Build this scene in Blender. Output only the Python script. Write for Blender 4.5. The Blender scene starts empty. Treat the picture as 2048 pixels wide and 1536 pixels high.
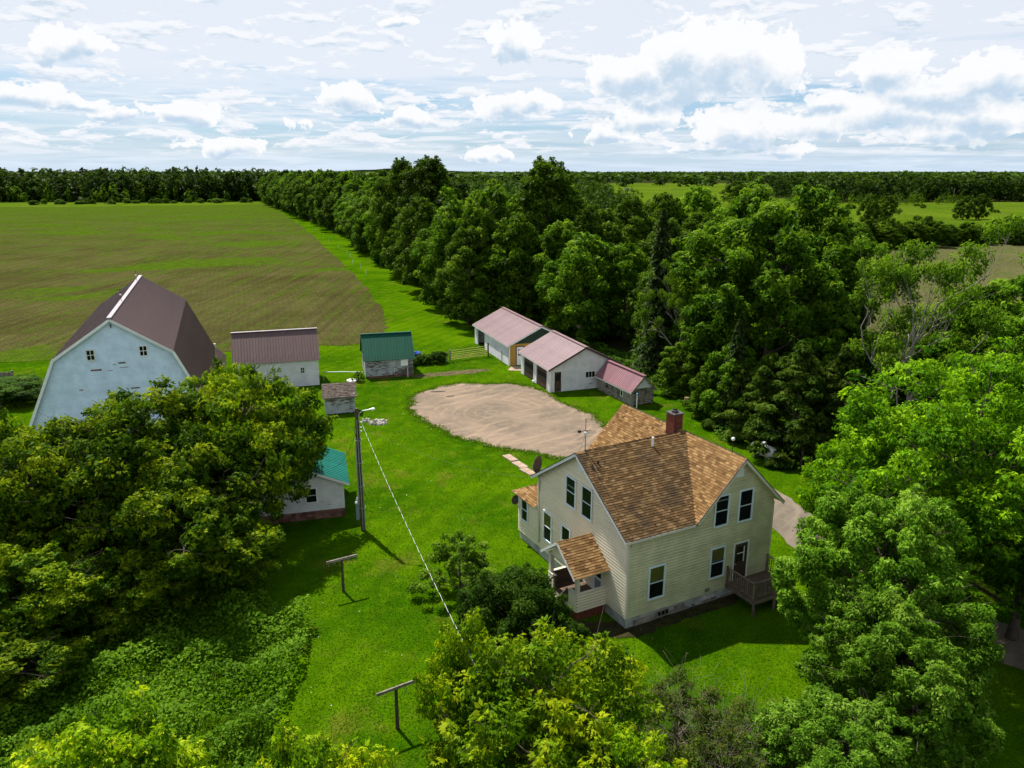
import bpy, math, random
import numpy as np
from mathutils import Vector, Matrix

S = bpy.context.scene
COL = S.collection
rad = math.radians
random.seed(7)

# ------------------------------------------------------------------ camera
cam_d = bpy.data.cameras.new('camera')
cam = bpy.data.objects.new('camera', cam_d); COL.objects.link(cam)
cam.location = (0, 0, 22.5)
cam.rotation_euler = (rad(90 - 15.656), 0, 0)
cam_d.sensor_width = 36; cam_d.lens = 26.72
cam_d.clip_start = 0.3; cam_d.clip_end = 30000
S.camera = cam

# ------------------------------------------------------------------ sun, exposure
SUN_AZ, SUN_EL = -36.0, 57.0          # degrees clockwise from +Y, and above the horizon
sd = Vector((math.sin(rad(SUN_AZ)) * math.cos(rad(SUN_EL)), math.cos(rad(SUN_AZ)) * math.cos(rad(SUN_EL)), math.sin(rad(SUN_EL))))
sun_d = bpy.data.lights.new('sun', 'SUN'); sun_d.energy = 5.0; sun_d.angle = rad(0.9); sun_d.color = (1.0, 0.95, 0.86)
sun = bpy.data.objects.new('sun', sun_d); COL.objects.link(sun)
sun.rotation_euler = sd.to_track_quat('Z', 'Y').to_euler(); sun.location = (0, 0, 60)
S.view_settings.view_transform = 'Standard'; S.view_settings.look = 'None'
S.view_settings.exposure = 0.75; S.view_settings.gamma = 1.0; S.view_settings.use_curve_mapping = False
S.cycles.max_bounces = 5; S.cycles.diffuse_bounces = 2; S.cycles.glossy_bounces = 2
S.cycles.transmission_bounces = 4; S.cycles.transparent_max_bounces = 8
S.cycles.use_denoising = True; S.cycles.use_adaptive_sampling = True; S.cycles.adaptive_threshold = 0.02
S.cycles.sample_clamp_indirect = 6.0

# ------------------------------------------------------------------ sky
W = bpy.data.worlds.new('World'); S.world = W; W.use_nodes = True
NT = W.node_tree; NT.nodes.clear()
def N(tree, kind, **kw):
    n = tree.nodes.new(kind)
    for k, v in kw.items():
        if k in ('ins',):
            for a, b in v.items():
                if hasattr(b, 'is_output') or isinstance(b, bpy.types.NodeSocket): tree.links.new(b, n.inputs[a])
                else: n.inputs[a].default_value = b
        else: setattr(n, k, v)
    return n
def mth(tree, op, a, b=None, c=None, clamp=False):
    n = tree.nodes.new('ShaderNodeMath'); n.operation = op; n.use_clamp = clamp
    for i, v in enumerate((a, b, c)):
        if v is None: continue
        if isinstance(v, bpy.types.NodeSocket): tree.links.new(v, n.inputs[i])
        else: n.inputs[i].default_value = v
    return n.outputs[0]
def vmth(tree, op, a, b=None):
    n = tree.nodes.new('ShaderNodeVectorMath'); n.operation = op
    for i, v in enumerate((a, b)):
        if v is None: continue
        if isinstance(v, bpy.types.NodeSocket): tree.links.new(v, n.inputs[i])
        else: n.inputs[i].default_value = v
    return n.outputs['Value'] if op in ('LENGTH', 'DOT_PRODUCT') else n.outputs[0]
def mrange(tree, v, a, b, c=0.0, d=1.0, smooth=True):
    n = tree.nodes.new('ShaderNodeMapRange'); n.interpolation_type = 'SMOOTHSTEP' if smooth else 'LINEAR'
    tree.links.new(v, n.inputs[0])
    for i, q in enumerate((a, b, c, d)): n.inputs[i + 1].default_value = q
    return n.outputs[0]
def mixc(tree, f, a, b, mode='MIX'):
    n = tree.nodes.new('ShaderNodeMix'); n.data_type = 'RGBA'; n.blend_type = mode
    for s, v in ((n.inputs[0], f), (n.inputs[6], a), (n.inputs[7], b)):
        if isinstance(v, bpy.types.NodeSocket): tree.links.new(v, s)
        elif isinstance(v, (int, float)): s.default_value = v
        else: s.default_value = (v[0], v[1], v[2], 1)
    return n.outputs[2]
def noise(tree, vec, scale, detail=5, rough=.55, dist=0.0):
    n = tree.nodes.new('ShaderNodeTexNoise'); n.inputs['Scale'].default_value = scale
    n.inputs['Detail'].default_value = detail; n.inputs['Roughness'].default_value = rough; n.inputs['Distortion'].default_value = dist
    if vec is not None: tree.links.new(vec, n.inputs['Vector'])
    return n.outputs[0]

def build_sky():
    t = NT
    sky = t.nodes.new('ShaderNodeTexSky'); sky.sky_type = 'NISHITA'; sky.sun_disc = False
    sky.sun_elevation = rad(SUN_EL); sky.sun_rotation = rad(SUN_AZ); sky.altitude = 300; sky.dust_density = 0.6; sky.ozone_density = 1.5
    tc = t.nodes.new('ShaderNodeTexCoord'); d = tc.outputs['Generated']
    sx = t.nodes.new('ShaderNodeSeparateXYZ'); t.links.new(d, sx.inputs[0])
    x, y, z = sx.outputs
    el = mth(t, 'MULTIPLY', mth(t, 'ARCSINE', z), 57.2958)
    az = mth(t, 'MULTIPLY', mth(t, 'ARCTAN2', x, y), 57.2958)
    cv = t.nodes.new('ShaderNodeCombineXYZ'); t.links.new(az, cv.inputs[0]); t.links.new(el, cv.inputs[1])
    ae = cv.outputs[0]
    # flat cloud-deck coordinates: the layer seen in perspective
    zz = mth(t, 'MAXIMUM', mth(t, 'ADD', z, 0.03), 0.02)
    px = mth(t, 'DIVIDE', x, zz); py = mth(t, 'DIVIDE', y, zz)
    pv = t.nodes.new('ShaderNodeCombineXYZ'); t.links.new(px, pv.inputs[0]); t.links.new(py, pv.inputs[1])
    P = pv.outputs[0]
    c = mixc(t, 0.5, sky.outputs[0], (2.9, 5.9, 9.3))
    WH = (9.3, 9.5, 9.9)
    # thin high veil, patchy
    f1 = noise(t, P, .33, 5, .55, .6)
    veil = mrange(t, mth(t, 'ADD', f1, mth(t, 'MULTIPLY', mrange(t, el, 4.6, 7.6), mrange(t, el, 40.0, 18.0, .0, .20))), .40, .60, 0.02, .95)
    c = mixc(t, mth(t, 'MULTIPLY', veil, mrange(t, el, 2.5, 7.0, .4, .88)), c, (8.7, 9.0, 9.65))
    # streaky low layer: narrow bands of sheet cloud seen edge on
    st = t.nodes.new('ShaderNodeMapping'); st.inputs['Scale'].default_value = (.055, .75, 1); t.links.new(ae, st.inputs[0])
    f2 = noise(t, st.outputs[0], 2.4, 5, .6, .35)
    band = mrange(t, f2, .47, .60)
    low = mrange(t, el, 6.2, 4.4, 0, 1)
    c = mixc(t, mth(t, 'MULTIPLY', mth(t, 'MULTIPLY', band, low), .8), c, (8.7, 9.1, 9.7))
    bd2 = mrange(t, noise(t, st.outputs[0], 4.2, 4, .6, .3), .52, .68)
    c = mixc(t, mth(t, 'MULTIPLY', mth(t, 'MULTIPLY', bd2, low), .5), c, (4.6, 6.4, 8.3))
    # pale band at the horizon
    c = mixc(t, mrange(t, el, 2.0, 0.0, 0, .7), c, (6.6, 8.0, 9.6))
    # billow noise shared by the heaps
    bill = noise(t, ae, .62, 6, .62, .15)
    bill2 = noise(t, ae, 1.9, 4, .6, .1)
    wob = mth(t, 'ADD', mth(t, 'MULTIPLY', mth(t, 'SUBTRACT', bill, .5), 1.7), mth(t, 'MULTIPLY', mth(t, 'SUBTRACT', bill2, .5), .75))
    # scattered small heaps everywhere round the horizon
    sm = t.nodes.new('ShaderNodeMapping'); sm.inputs['Scale'].default_value = (.22, .75, 1); t.links.new(ae, sm.inputs[0])
    f3 = noise(t, sm.outputs[0], 1.0, 5, .62, .2)
    sm2 = t.nodes.new('ShaderNodeMapping'); sm2.inputs['Scale'].default_value = (.22, .75, 1); sm2.inputs['Location'].default_value = (0, .22, 0); t.links.new(ae, sm2.inputs[0])
    f3b = noise(t, sm2.outputs[0], 1.0, 5, .62, .2)
    hm = mrange(t, f3, .51, .56)
    sh = mrange(t, mth(t, 'SUBTRACT', f3, f3b), -.10, .07)
    c = mixc(t, mth(t, 'MULTIPLY', hm, mth(t, 'MULTIPLY', mrange(t, el, .8, 1.8), mrange(t, el, 34.0, 5.5, .12, .95))), c, mixc(t, sh, (6.2, 7.3, 8.5), WH))
    # the larger cumulus heaps: azimuth, base elevation, half width, height (degrees)
    # distance to the nearest heap, and to the nearest heap's underside
    def vma(sc_, off):
        n = t.nodes.new('ShaderNodeVectorMath'); n.operation = 'MULTIPLY_ADD'; t.links.new(aw, n.inputs[0])
        n.inputs[1].default_value = sc_; n.inputs[2].default_value = off
        return vmth(t, 'LENGTH', n.outputs[0])
    wn = t.nodes.new('ShaderNodeTexNoise'); wn.inputs['Scale'].default_value = .55; wn.inputs['Detail'].default_value = 3; t.links.new(ae, wn.inputs['Vector'])
    aw = vmth(t, 'ADD', ae, vmth(t, 'MULTIPLY', vmth(t, 'SUBTRACT', wn.outputs['Color'], (.5, .5, .5)), (5.0, 1.5, 0)))
    D = U = None
    for a, b, w, h in CLOUDS:
        d1 = vma((1 / w, 1 / (.66 * h), 0), (-a / w, -(b + .36 * h) / (.66 * h), 0))
        d2 = vma((1.05 / w, 1 / (.46 * h), 0), (-a * 1.05 / w, -(b - .06 * h) / (.46 * h), 0))
        D = d1 if D is None else mth(t, 'MINIMUM', D, d1)
        U = d2 if U is None else mth(t, 'MINIMUM', U, d2)
    k = mth(t, 'ADD', mth(t, 'SUBTRACT', 1.0, D), mth(t, 'MULTIPLY', wob, .85))
    m = mrange(t, k, .02, .17)
    s = mth(t, 'ADD', U, mth(t, 'MULTIPLY', wob, .75))
    cc = mixc(t, mrange(t, s, .15, 1.05), (5.5, 6.9, 8.4), (9.8, 9.85, 9.95))
    c = mixc(t, mth(t, 'MULTIPLY', m, .95), c, cc)
    bg = t.nodes.new('ShaderNodeBackground'); bg.inputs['Strength'].default_value = 0.06
    t.links.new(c, bg.inputs['Color'])
    out = t.nodes.new('ShaderNodeOutputWorld'); t.links.new(bg.outputs[0], out.inputs[0])
CLOUDS = [(31.0, 4.77, 3.6, 2.13), (24.7, 5.35, 2.6, 2.16), (28.2, 4.12, 4.0, 1.83), (14.3, 6.02, 5.5, 4.13), (17.8, 5.48, 2.7, 2.58), (11.1, 6.67, 2.2, 2.89), (8.3, 5.50, 3.5, 2.46), (12.1, 4.86, 3.1, 2.25), (10.1, 4.37, 2.6, 1.19), (25.5, 2.98, 4.3, 2.31), (30.3, 2.73, 3.3, 1.95), (20.9, 4.05, 2.1, 1.23), (0.0, 7.62, 2.2, 2.49), (9.4, 3.05, 3.0, 1.71), (16.0, 1.99, 4.2, 2.79), (21.1, 2.38, 2.8, 1.86), (28.8, 1.76, 3.0, 1.32), (31.1, 2.18, 1.9, 0.90), (-11.7, 4.28, 2.2, 1.77), (-0.5, 3.77, 2.3, 1.66), (1.6, 4.33, 2.1, 1.39), (-7.4, 3.20, 1.9, 1.27), (-22.3, 3.18, 2.6, 1.26), (-15.0, 2.73, 0.9, 0.76), (-19.9, 1.18, 2.7, 1.28), (-28.6, 6.76, 2.0, 2.12), (-27.1, 6.80, 1.4, 1.07), (-30.8, 4.01, 2.8, 1.29), (-28.7, 3.89, 2.5, 0.79), (-26.3, 3.29, 2.0, 0.78), (6.7, 1.96, 1.9, 1.12), (13.0, 1.42, 2.2, 0.55), (-10.7, 3.93, 1.1, 0.74), (-1.6, 0.83, 1.9, 0.83), (18.7, 1.05, 2.1, 0.79), (-8.0, 9.47, 1.5, 0.67)]
build_sky()

# ------------------------------------------------------------------ helpers
def tag(o, label=None, cat=None, group=None, kind=None):
    if label: o['label'] = label
    if cat: o['category'] = cat
    if group: o['group'] = group
    if kind: o['kind'] = kind
    return o
def link(name, me, parent=None):
    o = bpy.data.objects.new(name, me); COL.objects.link(o); o.parent = parent
    return o
def empty(name, loc, az=90.0, label=None, cat=None, group=None):
    o = bpy.data.objects.new(name, None); COL.objects.link(o)
    o.location = loc; o.rotation_euler = (0, 0, rad(90 - az)); o.empty_display_size = .3
    return tag(o, label, cat, group)
class MB:
    def __init__(s): s.v = []; s.f = []; s.tone = None
    def poly(s, pts):
        n = len(s.v); s.v += [tuple(p) for p in pts]; s.f.append(tuple(range(n, n + len(pts)))); return s
    def hexa(s, p):      # 8 corners: bottom loop 0-3, top loop 4-7
        n = len(s.v); s.v += [tuple(q) for q in p]
        s.f += [tuple(n + i for i in q) for q in ((3, 2, 1, 0), (4, 5, 6, 7), (0, 1, 5, 4), (1, 2, 6, 5), (2, 3, 7, 6), (3, 0, 4, 7))]
        return s
    def box(s, x0, x1, y0, y1, z0, z1):
        return s.hexa([(x0, y0, z0), (x1, y0, z0), (x1, y1, z0), (x0, y1, z0), (x0, y0, z1), (x1, y0, z1), (x1, y1, z1), (x0, y1, z1)])
    def prism(s, pts, d):   # closed extrusion of a loop along vector d
        n = len(s.v); k = len(pts); d = Vector(d)
        s.v += [tuple(p) for p in pts] + [tuple(Vector(p) + d) for p in pts]
        s.f.append(tuple(range(n + k - 1, n - 1, -1))); s.f.append(tuple(range(n + k, n + 2 * k)))
        for i in range(k): j = (i + 1) % k; s.f.append((n + i, n + j, n + k + j, n + k + i))
        return s
    def beam(s, p, q, w, h, up=(0, 0, 1)):   # box along p-q, w sideways, h along up (centred)
        p, q, up = Vector(p), Vector(q), Vector(up); a = (q - p).normalized(); b = a.cross(up).normalized(); c = b.cross(a)
        b *= w / 2; c *= h / 2
        return s.hexa([p - b - c, p + b - c, q + b - c, q - b - c, p - b + c, p + b + c, q + b + c, q - b + c])
    def tube(s, pts, r, n=8, cap=True):
        pts = [Vector(p) for p in pts]; rs = r if isinstance(r, (list, tuple)) else [r] * len(pts)
        base = len(s.v); prev = None
        for i, p in enumerate(pts):
            a = (pts[min(i + 1, len(pts) - 1)] - pts[max(i - 1, 0)]).normalized()
            ref = Vector((0, 0, 1)) if abs(a.z) < .9 else Vector((1, 0, 0))
            b = a.cross(ref).normalized() if prev is None else (prev - a * prev.dot(a)).normalized()
            prev = b; c = a.cross(b)
            for k in range(n):
                t = 2 * math.pi * k / n; s.v.append(tuple(p + (b * math.cos(t) + c * math.sin(t)) * rs[i]))
        for i in range(len(pts) - 1):
            for k in range(n):
                m = (k + 1) % n; s.f.append((base + i * n + k, base + i * n + m, base + (i + 1) * n + m, base + (i + 1) * n + k))
        if cap:
            s.f.append(tuple(base + k for k in range(n - 1, -1, -1))); e = base + (len(pts) - 1) * n; s.f.append(tuple(e + k for k in range(n)))
        return s
    def lathe(s, prof, n=16, cx=0, cy=0):
        base = len(s.v)
        for r, z in prof:
            for k in range(n): t = 2 * math.pi * k / n; s.v.append((cx + r * math.cos(t), cy + r * math.sin(t), z))
        for i in range(len(prof) - 1):
            for k in range(n):
                m = (k + 1) % n; s.f.append((base + i * n + k, base + i * n + m, base + (i + 1) * n + m, base + (i + 1) * n + k))
        s.f.append(tuple(base + k for k in range(n - 1, -1, -1))); e = base + (len(prof) - 1) * n; s.f.append(tuple(e + k for k in range(n)))
        return s
    def mesh(s, name, mat, smooth=False):
        me = bpy.data.meshes.new(name); me.from_pydata(s.v, [], s.f); me.update()
        if mat: me.materials.append(mat)
        if smooth:
            for p in me.polygons: p.use_smooth = True
        if s.tone is not None:
            at = me.attributes.new('tone', 'FLOAT', 'POINT'); at.data.foreach_set('value', s.tone)
        return me
    def build(s, name, mat, parent=None, smooth=False):
        return link(name, s.mesh(name, mat, smooth), parent)

# ------------------------------------------------------------------ materials
def new_mat(name):
    m = bpy.data.materials.new(name); m.use_nodes = True
    t = m.node_tree; b = t.nodes['Principled BSDF']
    b.inputs['Specular IOR Level'].default_value = .3
    return m, t, b
def objco(t, scale=(1, 1, 1), rot=0.0, loc=(0, 0, 0)):
    tc = t.nodes.new('ShaderNodeTexCoord'); mp = t.nodes.new('ShaderNodeMapping')
    mp.inputs['Scale'].default_value = scale; mp.inputs['Rotation'].default_value = (0, 0, rot); mp.inputs['Location'].default_value = loc
    t.links.new(tc.outputs['Object'], mp.inputs[0]); return mp.outputs[0]
def bump(t, b, h, strength=.3, dist=.02):
    n = t.nodes.new('ShaderNodeBump'); n.inputs['Strength'].default_value = strength; n.inputs['Distance'].default_value = dist
    t.links.new(h, n.inputs['Height']); t.links.new(n.outputs[0], b.inputs['Normal'])
def sc(c, k): return tuple(min(1, q * k) for q in c)
def attr(t, name='tone'):
    a = t.nodes.new('ShaderNodeAttribute'); a.attribute_name = name; return a.outputs['Fac']
def orand(t): return t.nodes.new('ShaderNodeObjectInfo').outputs['Random']
def m_plain(name, col, rough=.7, var=.2, scale=2.0, bs=0.0, bscale=30, metal=0, spec=.3, rnd=.12, stretch=(1, 1, 1)):
    m, t, b = new_mat(name)
    f = noise(t, objco(t, stretch), scale, 6, .6)
    c = mixc(t, mrange(t, f, .3, .7), sc(col, 1 - var), sc(col, 1 + var))
    if rnd:
        k = mth(t, 'MULTIPLY_ADD', orand(t), 2 * rnd, 1 - rnd)
        c = mixc(t, 1.0, c, k, 'MULTIPLY')
    t.links.new(c, b.inputs['Base Color']); b.inputs['Roughness'].default_value = rough; b.inputs['Metallic'].default_value = metal
    b.inputs['Specular IOR Level'].default_value = spec
    if bs: bump(t, b, noise(t, objco(t, stretch), bscale, 5, .6), bs, .03)
    return m
def m_peel(name, paint, wood, amount, sx=(.6, .6, 3.0), scale=1.6, rough=.7):
    """old paint on boards, worn through to the wood in streaks along the boards"""
    m, t, b = new_mat(name)
    co = objco(t, sx)
    f = noise(t, co, scale, 9, .68)
    g = noise(t, objco(t, (.35, .35, .5)), 1.0, 3, .5)
    h = mth(t, 'ADD', f, mth(t, 'MULTIPLY', mth(t, 'SUBTRACT', g, .5), .5))
    h = mth(t, 'ADD', h, mth(t, 'MULTIPLY', mth(t, 'SUBTRACT', orand(t), .5), .07))
    wd = mixc(t, mrange(t, noise(t, objco(t, (1.5, 1.5, 14)), 4, 5, .6), .35, .65), sc(wood, .6), sc(wood, 1.3))
    gr = mixc(t, mrange(t, noise(t, objco(t, (.5, .5, .5)), 2.2, 5, .6), .3, .7), sc(paint, .86), sc(paint, 1.06))
    f2 = mth(t, 'SUBTRACT', 1.0, mrange(t, h, .74 - amount * .5, .785 - amount * .5))
    c = mixc(t, f2, wd, gr)
    t.links.new(c, b.inputs['Base Color']); b.inputs['Roughness'].default_value = rough
    bump(t, b, noise(t, objco(t, (1, 1, 8)), 9, 4, .6), .2, .01)
    return m
def m_metal(name, col, rough=.38, var=.12, rust=None):
    m, t, b = new_mat(name)
    f = noise(t, objco(t), .7, 6, .6)
    c = mixc(t, mrange(t, f, .3, .7), sc(col, 1 - var), sc(col, 1 + var))
    g = noise(t, objco(t, (1, 1, 1)), 5, 6, .7)
    c = mixc(t, mth(t, 'MULTIPLY', mrange(t, g, .5, .75), .18), c, sc(col, .6) if rust is None else rust)
    c = mixc(t, 1.0, c, mth(t, 'MULTIPLY_ADD', orand(t), .16, .92), 'MULTIPLY')
    t.links.new(c, b.inputs['Base Color']); b.inputs['Specular IOR Level'].default_value = .45 if rough < .5 else .15
    t.links.new(mrange(t, g, .3, .7, rough - .04, rough + .08), b.inputs['Roughness'])
    return m
def m_shingle(name, lo, mid, hi, stain):
    m, t, b = new_mat(name)
    tn = attr(t)
    r = t.nodes.new('ShaderNodeValToRGB'); t.links.new(tn, r.inputs[0]); e = r.color_ramp.elements
    e[0].position = 0; e[0].color = (*lo, 1); e[1].position = 1; e[1].color = (*hi, 1)
    q = e.new(.5); q.color = (*mid, 1)
    f = noise(t, objco(t, (.45, .28, .3)), 1.3, 6, .62)
    c = mixc(t, mth(t, 'MULTIPLY', mrange(t, f, .43, .66), stain), r.outputs[0], (.045, .034, .024))
    gr = noise(t, objco(t), 60, 3, .6)
    c = mixc(t, 1.0, c, mrange(t, gr, .3, .7, .8, 1.2), 'MULTIPLY')
    t.links.new(c, b.inputs['Base Color']); b.inputs['Roughness'].default_value = .95; b.inputs['Specular IOR Level'].default_value = .02
    bump(t, b, gr, .3, .01)
    return m
def m_glass(name='window_glass'):
    m, t, b = new_mat(name)
    out = t.nodes['Material Output']
    tr = t.nodes.new('ShaderNodeBsdfTransparent'); tr.inputs[0].default_value = (.75, .8, .8, 1)
    gl = t.nodes.new('ShaderNodeBsdfGlossy'); gl.inputs['Roughness'].default_value = .04
    mx = t.nodes.new('ShaderNodeMixShader')
    mx.inputs[0].default_value = .03; t.links.new(tr.outputs[0], mx.inputs[1]); t.links.new(gl.outputs[0], mx.inputs[2])
    t.links.new(mx.outputs[0], out.inputs[0]); return m
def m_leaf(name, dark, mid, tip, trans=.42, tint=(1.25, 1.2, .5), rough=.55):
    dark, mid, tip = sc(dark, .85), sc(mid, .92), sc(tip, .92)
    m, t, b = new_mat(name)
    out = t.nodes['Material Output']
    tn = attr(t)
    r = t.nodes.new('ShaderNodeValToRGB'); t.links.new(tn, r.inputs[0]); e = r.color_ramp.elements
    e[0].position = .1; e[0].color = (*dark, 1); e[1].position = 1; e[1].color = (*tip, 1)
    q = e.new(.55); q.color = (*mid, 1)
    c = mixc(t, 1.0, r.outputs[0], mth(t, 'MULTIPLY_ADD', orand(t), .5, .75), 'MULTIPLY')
    t.links.new(c, b.inputs['Base Color']); b.inputs['Roughness'].default_value = rough; b.inputs['Specular IOR Level'].default_value = .04
    tl = t.nodes.new('ShaderNodeBsdfTranslucent'); t.links.new(mixc(t, 1.0, c, tint, 'MULTIPLY'), tl.inputs[0])
    mx = t.nodes.new('ShaderNodeMixShader'); mx.inputs[0].default_value = trans
    t.links.new(b.outputs[0], mx.inputs[1]); t.links.new(tl.outputs[0], mx.inputs[2]); t.links.new(mx.outputs[0], out.inputs[0])
    return m

M = {}
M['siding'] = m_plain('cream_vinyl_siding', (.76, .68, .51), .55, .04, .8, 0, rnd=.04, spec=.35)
M['siding_shade'] = m_plain('shaded_vinyl_siding', (.56, .53, .325), .6, .14, .9, 0, rnd=.05, spec=.3)  # darker siding copy: shade of the walls turned from the sun, put into colour
M['trim'] = m_plain('white_trim', (.72, .72, .70), .5, .05, 2)
M['frame'] = m_plain('pale_blue_window_frame', (.62, .70, .74), .45, .04, 2)
M['cream_trim'] = m_plain('cream_trim', (.62, .57, .45), .5, .05, 2)
M['glass'] = m_glass()
M['dark'] = m_plain('interior_shade_black', (.012, .011, .010), .9, .2, 1)  # near-black colour standing in for the shade of unlit interiors
M['curtain'] = m_plain('yellow_curtain', (.30, .23, .05), .9, .35, 6, stretch=(9, 9, .4))
M['blind'] = m_plain('pale_blind', (.42, .42, .40), .8, .1, 3)
M['shingle'] = m_shingle('tan_shingles', (.105, .058, .023), (.19, .106, .043), (.30, .185, .082), .12)
M['shingle_stain_shade'] = m_shingle('stained_shaded_tan_shingles', (.066, .039, .018), (.108, .064, .028), (.20, .125, .058), .75)  # real stains, plus this slope's weaker sunlight darkened into the base colour
M['concrete'] = m_plain('old_concrete', (.36, .36, .34), .9, .3, 1.6, .3)
M['concrete_dirty'] = m_plain('stained_concrete', (.22, .19, .16), .95, .55, 1.2, .4)
M['brick'] = m_plain('red_brick', (.14, .036, .022), .85, .3, 6, .3, rnd=.3)
M['mortar'] = m_plain('mortar', (.20, .17, .15), .95, .2, 8)
M['deckwood'] = m_plain('weathered_deck_wood', (.11, .07, .045), .85, .35, 3, .3, rnd=.2, stretch=(3, 3, 3))
M['greywood'] = m_plain('grey_weathered_wood', (.20, .17, .14), .9, .4, 3, .4, rnd=.25)
M['railwood'] = m_plain('grey_brown_rail_wood', (.17, .125, .09), .85, .3, 3, .3, rnd=.2)
M['polewood'] = m_plain('tarred_pole_wood', (.075, .05, .035), .9, .35, 3, .4, stretch=(6, 6, .6))
M['barn'] = m_peel('barn_white_sky_tinted', (.66, .79, .95), (.12, .06, .045), .02, (.30, .30, 2.4), 1.5)  # white paint tinted blue: skylight on the shaded wall put into the colour
M['white_old'] = m_peel('garage_white_paint', (.68, .69, .69), (.26, .25, .23), .16, (.45, .45, 3.5), 1.7)
M['peel'] = m_peel('peeling_white_paint', (.36, .39, .40), (.11, .085, .065), .46, (.7, .7, 4.0), 1.6)
M['yellow'] = m_peel('yellow_paint', (.42, .235, .04), (.2, .1, .03), .06, (.6, .6, 3), 1.6)
M['blacktrim'] = m_plain('dark_trim', (.03, .03, .028), .6, .2, 2)
M['maroon'] = m_metal('maroon_metal_roof', (.105, .058, .050), .36)
M['maroon_shed'] = m_metal('maroon_brown_metal_roof', (.095, .052, .045), .45)
M['pink'] = m_metal('faded_red_metal_roof', (.215, .132, .138), .45, .1, (.17, .085, .07))
M['pinkstripe'] = m_metal('red_ribs_metal_roof', (.20, .085, .10), .42, .12)
M['greenroof'] = m_metal('green_metal_roof', (.005, .062, .036), .62)
M['tealroof'] = m_metal('teal_metal_roof', (.006, .135, .10), .6)
M['greengable'] = m_plain('dark_green_boards', (.012, .035, .02), .7, .25, 2)
M['stone'] = m_plain('red_fieldstone', (.20, .095, .075), .95, .45, 2.5, .7, rnd=.35)
M['stonegap'] = m_plain('stone_mortar', (.13, .10, .09), .95, .4, 3, .4)
M['browndoor'] = m_plain('brown_garage_door', (.065, .038, .028), .7, .4, 3, stretch=(2, 2, 2))
M['log'] = m_peel('whitewashed_logs', (.30, .275, .235), (.10, .075, .055), .42, (.8, .8, 3.0), 2.2)
M['chink'] = m_plain('log_chinking', (.07, .055, .045), .95, .4, 4)
M['mossroof'] = m_plain('mossy_shingles', (.070, .052, .040), .95, .5, 5, .6, rnd=.35)
M['steel'] = m_plain('galvanised_steel', (.45, .46, .47), .45, .12, 3, metal=.6)
M['greybox'] = m_plain('grey_painted_box', (.22, .27, .29), .5, .1, 3)
M['whiteplastic'] = m_plain('white_plastic', (.78, .78, .76), .4, .04, 3)
M['black'] = m_plain('black_rubber', (.015, .015, .015), .6, .2, 3)
M['dish'] = m_plain('brown_grey_dish', (.075, .065, .062), .5, .15, 3)
M['gatepaint'] = m_plain('dull_yellow_gate_paint', (.52, .42, .12), .55, .2, 3)
M['bluepaint'] = m_plain('blue_paint', (.03, .09, .42), .4, .1, 3)
M['rock'] = m_plain('grey_rock', (.33, .30, .27), .95, .4, 3, .6, rnd=.35)
M['slab'] = m_plain('pinkish_concrete_slab', (.30, .215, .155), .95, .25, 2, .3, rnd=.15)
M['rawwood'] = m_plain('split_wood', (.20, .13, .08), .9, .4, 4, .4, rnd=.3)
M['bark'] = m_plain('brown_grey_bark', (.085, .065, .05), .95, .4, 3, .8, 9, rnd=.25, stretch=(3, 3, .6))
M['bark_pale'] = m_plain('pale_grey_bark', (.25, .225, .19), .95, .35, 3, .7, 9, rnd=.15, stretch=(3, 3, .6))
M['ridge'] = m_plain('pale_ridge_metal', (.36, .31, .33), .5, .1, 2)
M['twig'] = m_plain('dry_twigs', (.17, .135, .10), .95, .35, 3, rnd=.2)

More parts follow.
